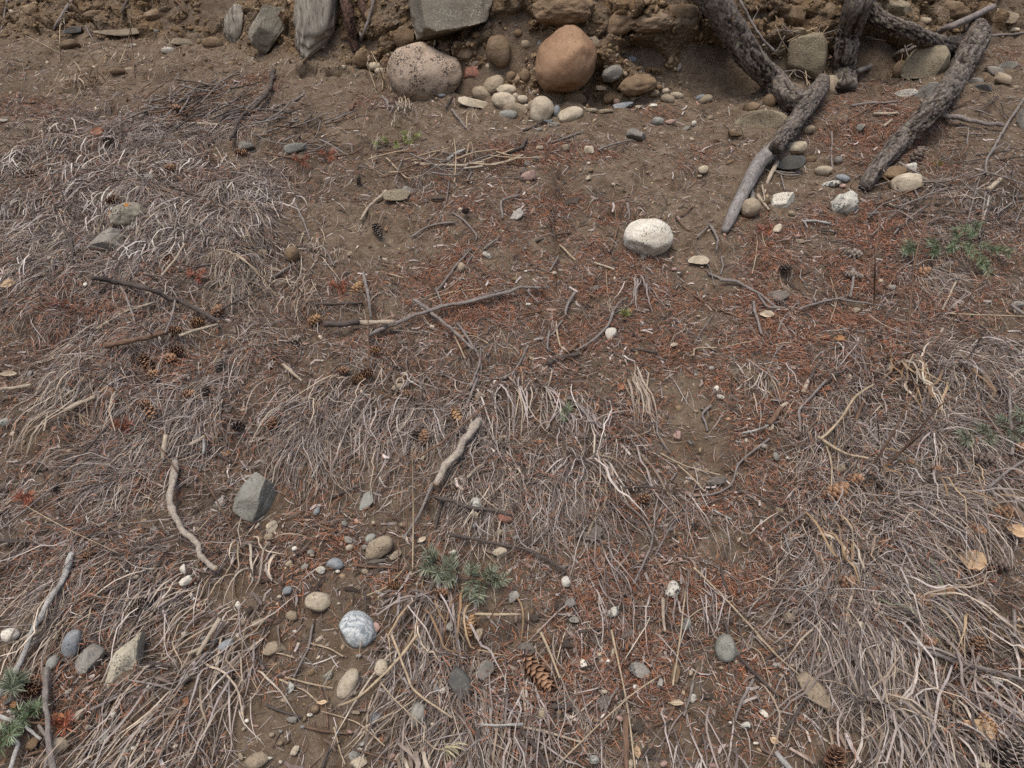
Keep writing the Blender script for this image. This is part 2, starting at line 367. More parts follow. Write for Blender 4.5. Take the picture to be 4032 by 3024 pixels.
# what covers the ground: dry grass, fir needles, bare soil
def blobs(lst, base=0.):
    r = np.full(PX.shape, base); x = np.clip(PX, -60, 4090); y = np.clip(PY, -20, 3080)
    for px, py, rx, ry, s in lst: r = r + s * np.exp(-(((x - px) / rx) ** 2 + ((y - py) / ry) ** 2))
    return r
GRASS = blobs([(150, 900, 450, 420, 1.), (700, 700, 420, 260, .9), (500, 1050, 500, 250, .8), (950, 850, 250, 250, .5), (300, 1700, 500, 450, 1.), (750, 1900, 300, 350, .7), (200, 2250, 350, 250, .8),
    (500, 2700, 400, 350, .6), (800, 2900, 250, 200, .45), (1250, 1250, 300, 250, .5), (1150, 1650, 350, 250, .7), (1550, 1750, 300, 330, .95), (2050, 1750, 260, 330, .95), (2450, 1750, 180, 330, .7), (2350, 2150, 250, 300, .5),
    (1750, 2550, 230, 330, .95), (1950, 2850, 280, 250, 1.), (3600, 1500, 500, 450, .85), (3450, 2100, 400, 400, 1.), (3900, 2100, 300, 500, .9), (3550, 2650, 430, 400, 1.1), (3900, 2900, 300, 250, .9), (3700, 900, 330, 230, .55),
    (3900, 700, 250, 130, .5), (2350, 2800, 400, 300, .4), (1000, 500, 330, 140, .6), (1500, 480, 120, 90, .5), (350, 470, 250, 160, .3), (1700, 640, 250, 80, .45), (2500, 1250, 90, 120, .4)], .05)
NEED = blobs([(1040, 310, 130, 60, 1.), (850, 340, 250, 50, .7), (1500, 400, 250, 40, .5), (2150, 590, 300, 60, 1.1), (2600, 470, 110, 35, 1.1), (2780, 600, 120, 45, .8), (2700, 690, 80, 40, .9), (3450, 500, 250, 180, .9), (3950, 220, 150, 60, .9),
    (2300, 1150, 500, 350, .7), (2900, 1300, 400, 230, .9), (3250, 900, 350, 130, .9), (1900, 900, 350, 250, .4), (1800, 1200, 400, 250, .6), (2600, 2200, 450, 400, .9), (2800, 2600, 400, 350, .8), (2300, 2600, 400, 350, .6), (1300, 2150, 350, 250, .7),
    (1200, 2600, 350, 350, .45), (400, 2550, 400, 350, .75), (250, 1850, 300, 300, .5), (2800, 1600, 300, 250, .35), (400, 1300, 400, 200, .35), (200, 420, 300, 50, .6), (3000, 1900, 250, 350, .7), (3300, 1250, 300, 200, .6), (3700, 1200, 400, 250, .5),
    (650, 1400, 500, 200, .35), (1650, 2200, 300, 200, .5), (2300, 760, 200, 100, .35)], .10)
BARE = blobs([(500, 130, 900, 110, 1.2), (2000, 180, 2200, 150, 1.2), (2300, 500, 500, 45, .8), (2800, 500, 150, 60, .7), (2800, 1010, 110, 130, .8), (2720, 1130, 140, 80, .6), (2750, 1700, 110, 170, .9), (2300, 700, 330, 80, .5), (2150, 950, 120, 90, .5), (1400, 930, 230, 60, .6), (1500, 980, 120, 90, .5),
    (1320, 2560, 90, 130, 1.), (1250, 2720, 120, 120, .8), (1120, 2950, 150, 120, .8), (930, 2330, 100, 60, .8), (1000, 2880, 80, 120, .7), (3880, 440, 100, 140, 1.), (3120, 740, 220, 80, .9), (1320, 490, 120, 50, .6), (1200, 350, 250, 50, .4), (1640, 500, 250, 60, .7), (3050, 2450, 70, 120, .7), (2850, 1850, 90, 120, .5), (2560, 660, 200, 40, .25), (2700, 820, 160, 70, .5), (2000, 1080, 120, 60, .4), (350, 260, 400, 90, .8), (300, 430, 160, 60, .3)])
patch = .5 + 1.1 * fbm2(UU * 9, QQ * 9, 3, 21); patch2 = .5 + 1.2 * fbm2(UU * 6, QQ * 6, 3, 27)
INB = 1 - sstep(TT, -.03, .10)
GD = np.clip(GRASS - .75 * BARE, .0, 1.3) * np.clip(patch2 + .25, .1, 1.3) * INB
ND = np.clip(NEED - .95 * BARE, .03, 1.3) * np.clip(patch, .08, 1.4) * (INB * .97 + .03)
ND *= 1 + 1.1 * (1 - sstep(PY, 500, 1900))
HUM = np.clip(.75 * GD + .55 * ND + .1, 0, 1)

ii, jj = np.meshgrid(np.arange(NU - 1), np.arange(NQ - 1), indexing='ij'); idx = ii * NQ + jj
keep = (TT[:-1, :-1] < 1.6) & (QS[:-1][None, :] < 6.3)
F = np.stack([idx, idx + NQ, idx + NQ + 1, idx + 1], -1)[keep]
used = np.zeros(NU * NQ, bool); used[F.ravel()] = True; remap = np.cumsum(used) - 1
VT = PT.reshape(-1, 3)[used]; F = remap[F]
ground = link('ground', mesh_np('ground', VT, F, MS, attr={'humus': HUM.ravel()[used], 'bank': BANK.ravel()[used]}))
tag(ground, 'tan sandy soil hillside rising to a cut earth bank', kind='structure')
BVH = BVHTree.FromPolygons(VT.tolist(), F.tolist())
# the rest of the hillside around it, coarse and a little lower
us2 = np.arange(-60, 60.1, .8); qs2 = np.concatenate([np.arange(-14, -1, .5), np.arange(-1, 8, .12), np.arange(8, 60, 1.5)])
vf2 = np.interp(us2, US, VF); be2 = np.interp(us2, US, BETA)
v2, w2, t2 = base_profile(us2, qs2, vf2, be2)
g2u, g2q = np.meshgrid(us2, qs2, indexing='ij')
inner = (np.abs(g2u) < 4.3) & (g2q > -.6) & (g2q < vf2[:, None] + 1.7)
P2 = to_world(g2u, v2, w2) + to_world(np.zeros_like(g2u), -np.sin(t2), np.cos(t2)) * (.25 * fbm2(g2u * .3, g2q * .3, 4, 30) * ~inner - np.where(inner, .22, .05))[..., None]
i2, j2 = np.meshgrid(np.arange(len(us2) - 1), np.arange(len(qs2) - 1), indexing='ij'); k2 = (i2 * len(qs2) + j2).ravel()
F2 = np.stack([k2, k2 + len(qs2), k2 + len(qs2) + 1, k2 + 1], -1)
hill = link('hillside', mesh_np('hillside', P2, F2, MS, attr={'humus': np.full(g2u.size, .5), 'bank': np.zeros(g2u.size)}))
tag(hill, 'wider earth hillside running on around the slope', kind='structure')

# ------------------------------------------------------------------ placing things on the hillside
def at(px, py):
    d = pix_dir(px, py); h = BVH.ray_cast(Vector(CAM), Vector(d))
    if h[0] is None: raise RuntimeError('no ground at %s %s' % (px, py))
    p = np.array(h[0]); n = np.array(h[1]); n = n if n @ d < 0 else -n
    return p, n, d, (p - CAM) @ FWD
def mpp(dep): return dep * 2 * TH / PW
def ij(u, q):
    x = np.clip((u - US[0]) / STEP, 0, NU - 1.001); y = np.clip((q - QS[0]) / STEP, 0, NQ - 1.001)
    return x, y
def bil(A, u, q):
    x, y = ij(u, q); i = x.astype(int); j = y.astype(int); a = (x - i); b = (y - j)
    if A.ndim == 3: a = a[..., None]; b = b[..., None]
    return (A[i, j] * (1 - a) + A[i + 1, j] * a) * (1 - b) + (A[i, j + 1] * (1 - a) + A[i + 1, j + 1] * a) * b
def uq_hit(p):
    i = int(np.clip(round((p[0] - US[0]) / STEP), 0, NU - 1)); j = int(np.argmin(((PT[i] - p) ** 2).sum(1))); return US[i], QS[j]
MASK = np.ones((NU, NQ))
def clear_under(px, py, L, S, ang, f=.06, grow=.92):
    a = R(ang); dx = PX - px; dy = -(PY - py); x = dx * math.cos(a) + dy * math.sin(a); y = -dx * math.sin(a) + dy * math.cos(a)
    MASK[(x / (L / 2 * grow)) ** 2 + (y / (S / 2 * grow)) ** 2 < 1] *= f

# labels that single a thing out by what lies next to it
LM = [(1672, 274, 'the speckled granite boulder'), (2224, 243, 'the red-brown boulder'), (2552, 936, 'the white boulder'), (2131, 436, 'the upright cream cobble'), (1250, 140, 'the grey stump-like rock'), (2880, 800, 'the grey driftwood-like root tip'),
      (3175, 225, 'the grey slab behind the roots'), (3645, 252, 'the tan layered rock'), (3480, 620, 'the foot of the long leaning root'), (2995, 475, 'the striated flat rock'), (510, 848, 'the orange-lichened rock'), (1562, 768, 'the flat tan stone'),
      (1430, 1130, 'the upright dead branch'), (1500, 1271, 'the stick with the peeled end'), (1800, 1190, 'the long crooked branch'), (2405, 1312, 'the white broken chunk'), (3810, 950, 'the green fir branch'), (3577, 1464, 'the tall broad-bladed grass tuft'),
      (571, 1131, 'the dark bent branch'), (680, 1960, 'the pale broken log'), (1010, 1965, 'the grey wedge-shaped stone'), (1800, 1750, 'the peeling pale stick'), (2263, 2010, 'the big grey bark flake'), (2880, 1890, 'the curved twig on bare soil'),
      (3419, 1771, 'the amber leaf'), (3827, 2202, 'the big tan leaf'), (3389, 2145, 'the tan leaf under grass'), (160, 2440, 'the long whitish stick'), (500, 2598, 'the long tan-grey stone'), (283, 2535, 'the blue-grey oval stone'),
      (1410, 2478, 'the blue-white banded stone'), (1490, 2157, 'the tan oval stone'), (1840, 2260, 'the low green fir sprig'), (1254, 2369, 'the cream dome stone'), (1371, 2692, 'the speckled cream oval stone'), (1852, 2467, 'the standing tan cone'), (2114, 2645, 'the long brown cone'),
      (2857, 2552, 'the grey-green egg stone'), (3210, 2720, 'the half-hidden tan rock'), (3978, 2973, 'the big grey-brown cone'), (3290, 1938, 'the touching pair of cones'), (3910, 1690, 'the pale green fir sprig'), (3400, 2994, 'the cone at the bottom edge'), (234, 2934, 'the lumpy cream stone'),
      (114, 2715, 'the cone beside the fir rosette'), (40, 2502, 'the round whitish stone'), (925, 102, 'the jagged upright stone'), (464, 131, 'the long pale stone'), (2755, 1690, 'the bare soil patch'), (2034, 847, 'the pale bark flake'), (3317, 812, 'the salt-and-pepper rock'), (1586, 414, 'the drooping seed-head tuft'), (300, 420, 'the curly grass by the bank')]
USED = {}
def place(px, py, level=0):
    ds = sorted(((math.hypot(px - a, (py - b)), a, b, n) for a, b, n in LM if math.hypot(px - a, py - b) > 28), key=lambda z: z[0])
    d, a, b, n = ds[min(level // 2, 3)]
    dx, dy = px - a, py - b; near = 'just ' if d < 170 else ''
    rel = (near + ('above ' if dy < 0 else 'below ')) if abs(dy) > .9 * abs(dx) else ('close beside ' if d < 170 else 'level with ')
    s = rel + n
    if level % 2:
        t = None
        for dd, a2, b2, n2_ in ds:
            if n2_ == n: continue
            if (a2 - px) * dx + (b2 - py) * dy > .5 * math.hypot(dx, dy) * max(dd, 1): t = n2_; break
        if t is None: t = ds[3][3]
        s += ', towards ' + t
    return s
def lab(desc, px, py):
    for lv in range(1 if False else 0, 8):
        s = desc + ' ' + place(px, py, lv)
        if len(s.replace(',', '').split()) <= 16 and s not in USED: USED[s] = 1; return s
    for extra in ('smallish', 'tilted', 'half-buried', 'dusty', 'partly hidden', 'dull', 'plain'):
        for lv in range(8):
            s = extra + ' ' + desc + ' ' + place(px, py, lv)
            if len(s.split()) <= 16 and s not in USED: USED[s] = 1; return s
    return desc + ' ' + place(px, py)

# ------------------------------------------------------------------ stones
_ico = {}
def ico(sub):
    if sub not in _ico:
        bm = bmesh.new(); bmesh.ops.create_icosphere(bm, subdivisions=sub, radius=1)
        _ico[sub] = (np.array([v.co[:] for v in bm.verts]), np.array([[v.index for v in f.verts] for f in bm.faces])); bm.free()
    return _ico[sub]
SEED = [0]
def rock_verts(shape, sub, planes=None):
    SEED[0] += 1; s = SEED[0]; g = np.random.default_rng(s * 7 + 1)
    D, Fc = ico(sub); p = D.copy()
    if shape in 'asg':       # blocky start
        e = .62 if shape != 'g' else .55; p = np.sign(p) * np.abs(p) ** e; p /= np.linalg.norm(p, axis=1, keepdims=True) ** .55
    if shape == 'r': cuts, amp, fr, hard = 5, .15, 1.4, .6
    elif shape == 'l': cuts, amp, fr, hard = 5, .26, 2.2, .6
    elif shape == 's': cuts, amp, fr, hard = 9, .08, 2.0, .92
    elif shape == 'g': cuts, amp, fr, hard = 8, .10, 2.0, .8
    else: cuts, amp, fr, hard = 10, .09, 2.2, .93
    if shape == 'r':
        e = g.uniform(.72, 1.0) if sub < 5 else .97; p = np.sign(p) * np.abs(p) ** e; p /= np.linalg.norm(p, axis=1, keepdims=True) ** .6
    for k in range(cuts):
        n = g.normal(size=3); n /= np.linalg.norm(n); d = g.uniform(.55, .88) if shape != 'r' else g.uniform(.72, .92)
        p -= n * (np.maximum(p @ n - d, 0) * hard)[:, None]
    if shape == 's':
        for n in ((0, 0, 1.), (0, 0, -1.)):
            n = np.array(n) + g.normal(size=3) * .12; n /= np.linalg.norm(n); p -= n * (np.maximum(p @ n - .45, 0) * .95)[:, None]
    if planes:
        for nx, ny, nz, d in planes:
            n = np.array([nx, ny, nz], float); n /= np.linalg.norm(n); p -= n * (np.maximum(p @ n - d, 0) * .97)[:, None]
    p *= (1 + amp * fbm3(D * fr + s, 3, s % 9))[:, None]
    if sub >= 4: p *= (1 + (.02 if shape == 'r' else .05) * fbm3(D * 7 + s, 3, 2))[:, None]
    if shape == 'l': p *= (1 + .14 * (.4 - np.abs(fbm3(D * 5 + s, 3, 5))))[:, None]
    if sub >= 5 and shape == 'r': p *= (1 + .012 * fbm3(D * 22 + s, 3, 4))[:, None]
    if shape == 'g':     # upright grain, flaking in long ridges
        q = D * np.array([9, 1.6, 9]); p *= (1 + .16 * fbm3(q + s, 4, 3) - .08 * np.abs(fbm3(q * 2 + s, 3, 6)))[:, None]
    lo, hi = p.min(0), p.max(0); p = (p - (lo + hi) / 2) / ((hi - lo) / 2)
    return p, Fc
COLW = {'gr': 'speckled tan', 'rb': 'red-brown', 'cr': 'cream', 'tn': 'tan', 'bg': 'blue-grey', 'gy': 'grey', 'wh': 'white', 'bn': 'soil-brown', 'dk': 'dark grey', 'pk': 'pinkish', 'gg': 'grey-green', 'bd': 'banded', 'sch': 'layered tan', 'lch': 'lichened', 'sp': 'speckled grey-white', 'red': 'dull red'}
SHW = {'r': 'rounded', 'l': 'lumpy', 's': 'flat', 'a': 'angular', 'g': 'jagged'}
def stone(px, py, L, S, ang=0, mat='tn', shape='r', label=None, lift=.35, thick=None, planes=None, grp=None, lay=0):
    p, n, d, dep = at(px, py); k = mpp(dep); a, b = L * k / 2, S * k / 2; uq = uq_hit(p); deep = float(bil(GD, np.array(uq[0]), np.array(uq[1])))
    c = thick if thick else {'r': .9, 'l': .8, 's': .7, 'a': .8, 'g': .8}[shape] * (.75 * min(a, b) + .25 * max(a, b))
    sub = 5 if L > 180 else 4 if L > 75 else 3 if L > 24 else 2
    V, Fc = rock_verts(shape, sub, planes)
    A0 = EU * math.cos(R(ang)) + UPC * math.sin(R(ang)); C = -d
    A = A0 - C * (A0 @ C); A /= np.linalg.norm(A); B = np.cross(C, A)
    ctr = p - d * ((lift * min(b, c) + (.004 + .014 * min(deep, 1)) * (py > 420)) / max(.3, -(d @ n)))
    wv = V[:, :1] * a * A + V[:, 1:2] * b * B + V[:, 2:3] * c * C
    sz = L
    nm = 'boulder' if sz > 180 else 'cobble' if (sz > 60 and shape == 'r') else 'pebble' if (sz < 45 and shape == 'r') else 'stone'
    me = mesh_np(nm, wv, Fc, ST[mat], sharp=38 if shape in 'as' else None)
    o = link(nm, me, loc=ctr)
    if label is None:
        szw = 'large' if L > 100 else 'mid-sized' if L > 60 else 'small' if L > 30 else 'tiny'
        label = lab(f'{szw} {COLW[mat]} {SHW[shape]} {nm}', px, py)
    else: USED[label] = 1
    tag(o, label, nm, grp)
    clear_under(px, py, L, S, ang)
    return o
BIG = [
 # px, py, long, short, angle of long axis, material, shape, label, lift
 (1672, 290, 288, 225, 2, 'gr', 'r', 'large speckled granite boulder sitting at the foot of the earth bank', .55),
 (2226, 245, 262, 232, 62, 'rb', 'r', 'large smooth red-brown boulder bulging out of the earth bank', .30),
 (2552, 938, 192, 150, 0, 'wh', 'r', 'big white black-flecked boulder half buried in needle litter', .35),
 (1962, 204, 118, 98, 95, 'bn', 'r', 'grey-brown oval boulder stuck in the bank between granite and red-brown boulders', .3),
 (2219, 40, 250, 125, 5, 'bn', 'l', 'soil-crusted rock in the bank directly above the red-brown boulder', .1),
 (2995, 477, 212, 88, -3, 'sch', 's', 'striated flat tan rock lying under the root elbow', .45),
 (3262, 350, 98, 96, 100, 'tn', 'r', 'grainy yellow-tan rock wedged behind the root elbow', .4),
 (510, 848, 148, 100, 5, 'lch', 'l', 'grey rock with orange lichen poking out of the dry grass', .45),
 (433, 965, 140, 112, 30, 'gy', 'a', 'flat grey rock below the orange-lichened rock', .2),
 (500, 2598, 232, 104, 58, 'spt', 'a', 'long tan-grey speckled stone lying diagonally in the straw', .3),
 (283, 2535, 112, 70, 75, 'bg', 'r', 'smooth blue-grey oval stone beside the long whitish stick', .3),
 (1410, 2478, 150, 128, -40, 'bd', 'r', 'blue-white banded stone resting on bare soil', .45),
 (1254, 2369, 106, 74, -3, 'cr', 'r', 'cream dome-shaped stone half sunk in soil above the banded stone', .3),
 (1371, 2692, 122, 70, 62, 'cr', 'r', 'speckled cream oval stone embedded in the bare soil patch', .2),
 (1490, 2157, 124, 78, 38, 'tn', 'r', 'tan oval stone beside a small grey-green pebble', .35),
 (2857, 2552, 108, 88, 100, 'gg', 'r', 'grey-green egg-shaped stone sunk in needle litter beside a dark twig', .25),
 (3210, 2725, 165, 78, -55, 'tn', 'a', 'half-hidden tan rock at the edge of the big dry grass tuft', .3),
 (3317, 812, 138, 92, 35, 'sp', 'l', 'salt-and-pepper rock flush with the soil below the long leaning root', .2),
 (3081, 795, 98, 74, 15, 'wh', 'a', 'pale yellow-white rock flush with the soil beside the driftwood-like root', .2),
 (2955, 818, 80, 72, 20, 'tn', 'r', 'round tan cobble tucked against the grey root tip', .45),
 (2131, 436, 108, 92, 68, 'cr', 'r', 'upright cream cobble at the front of the pile', .6),
 (2245, 452, 106, 58, 15, 'cr', 'r', 'cream egg-shaped cobble beside the upright cream cobble', .6),
 (1983, 399, 98, 68, -8, 'cr', 'r', 'cream rounded cobble in the middle of the pile', .6),
 (1944, 335, 90, 66, 25, 'tn', 'r', 'tan-grey rounded cobble at the top of the pile', .6),
 (1994, 355, 80, 44, 0, 'cr', 'r', 'yellowish oval cobble lying on the pile', .8),
 (1872, 408, 142, 34, -14, 'cr', 's', 'long pale flat stone beside the cobble pile', .5),
 (1897, 370, 82, 56, -15, 'tn', 'r', 'tan cobble between the granite boulder and the pile', .4),
 (2030, 432, 98, 54, -10, 'tn', 'a', 'tan-brown angular stone low in the cobble pile', .5),
 (2000, 452, 72, 38, 0, 'gg', 'r', 'pale greenish cobble at the lower edge of the pile', .5),
 (1864, 288, 76, 56, -20, 'red', 'a', 'dull red angular stone close to the granite boulder', .4),
 (2252, 392, 120, 80, 5, 'bn', 'a', 'brown block of rock directly beneath the red-brown boulder', .2),
 (2411, 290, 84, 58, 25, 'gy', 'r', 'grey-tan cobble sticking out of the bank beside the red-brown boulder', .6),
 (2510, 335, 150, 80, 10, 'bn', 'l', 'lumpy soil-brown rock in the bank below the hollow', .3),
 (1010, 1965, 182, 150, 60, 'gg', 'a', 'grey wedge-shaped stone standing out of the needle litter', .4),
 (1810, 2690, 125, 86, -50, 'dk', 'a', 'dark grey stone under the hanging dry grass', .3),
 (352, 2600, 125, 86, 55, 'gy', 'a', 'soil-dusted grey stone beside the blue-grey oval stone', .2),
 (3106, 643, 128, 56, 6, 'dk', 's', 'dark grey flat stone under the grey root', .45),
 (3568, 720, 118, 74, 15, 'cr', 'a', 'cream angular rock at the foot of the long leaning root', .4),
 (3137, 581, 80, 48, 8, 'cr', 'a', 'cream-tan blocky stone beside the lower root limb', .4),
 (1562, 768, 110, 46, 3, 'sch', 's', 'flat tan layered stone above the curved pale stick', .45),
 (2505, 530, 76, 46, -8, 'gy', 'a', 'grey-brown blocky stone on the bare ledge', .55),
 (2079, 694, 64, 44, 5, 'pk', 'a', 'pale pinkish blocky stone on the needle-strewn slope', .5),
 (2752, 1024, 84, 36, 0, 'cr', 's', 'pale tan oblong stone below the white boulder', .4),
 (2405, 1312, 50, 44, 60, 'wh', 'a', 'white broken chunk of stone in orange needles', .6),
 (1079, 2552, 88, 54, 12, 'tn', 'a', 'tan four-sided flat stone on dark litter', .4),
 (234, 2934, 66, 58, 10, 'cr', 'l', 'lumpy cream stone beside the grey stick at the bottom edge', .5),
 (40, 2502, 68, 58, 0, 'wh', 'r', 'round whitish crackled stone beside the long whitish stick', .5),
 (1645, 2817, 92, 62, 80, 'gg', 'r', 'grey-green stone between pale straw stems near the bottom', .2),
 (1912, 2641, 76, 60, 60, 'gy', 'a', 'light grey stone behind hanging grass beside the dark grey stone', .3),
 (1993, 2038, 66, 48, 10, 'red', 'a', 'red-brown block half hidden by grass under a dark stick', .2),
 (1440, 1976, 86, 48, 50, 'gg', 's', 'grey-green flat stone under hanging grass', .3),
 (1320, 2219, 68, 46, -8, 'bg', 'r', 'blue-grey flat pebble with a dark rim of soil', .4),
 (4025, 480, 108, 40, 88, 'gy', 'a', 'grey stone cut by the picture edge beside the long bare twig', .4),
 (2521, 2640, 84, 56, -30, 'gy', 's', 'grey shaley stone in the litter among bark flakes', .3),
 (1569, 1526, 62, 34, 10, 'tn', 'r', None, .3),
 (3644, 366, 112, 56, 28, 'gy', 's', 'grey-brown flat rock against the long leaning root', .4),
 (3569, 369, 86, 34, 10, 'wh', 's', 'white flat stone beside the long leaning root', .55),
 (1165, 582, 92, 36, 5, 'gg', 's', 'grey-green flat stone behind the orange-brown leaf', .3),
 (835, 170, 80, 48, -5, 'bn', 'r', None, .3), (720, 163, 90, 26, -2, 'tn', 's', None, .3), (464, 131, 174, 30, 4, 'tn', 's', 'long pale flat stone on the bare soil below the bank', .4),
 (275, 178, 80, 44, 5, 'bn', 'a', None, .5), (285, 120, 80, 26, 14, 'dk', 's', None, .6), (662, 198, 54, 24, 3, 'wh', 's', None, .3), (462, 280, 60, 30, 0, 'bn', 'r', None, .2), (512, 276, 40, 22, 0, 'tn', 'r', None, .2),
 (971, 574, 64, 32, -5, 'gy', 'a', None, .5), (586, 705, 52, 38, 20, 'gy', 'l', None, .5), (517, 905, 48, 42, 30, 'gy', 'l', None, .4),
 (3543, 276, 72, 54, 80, 'bn', 'r', None, .3), (3913, 279, 70, 34, -5, 'gy', 's', None, .5), (3968, 262, 70, 38, 8, 'gy', 's', None, .5), (3951, 310, 68, 38, -20, 'tn', 'a', None, .5), (3837, 324, 66, 38, 5, 'gy', 's', None, .5), (3873, 345, 68, 30, -10, 'dk', 's', None, .4),
 (3520, 680, 94, 52, 5, 'bn', 'a', None, .35), (3583, 660, 54, 32, 15, 'wh', 's', None, .5),
]
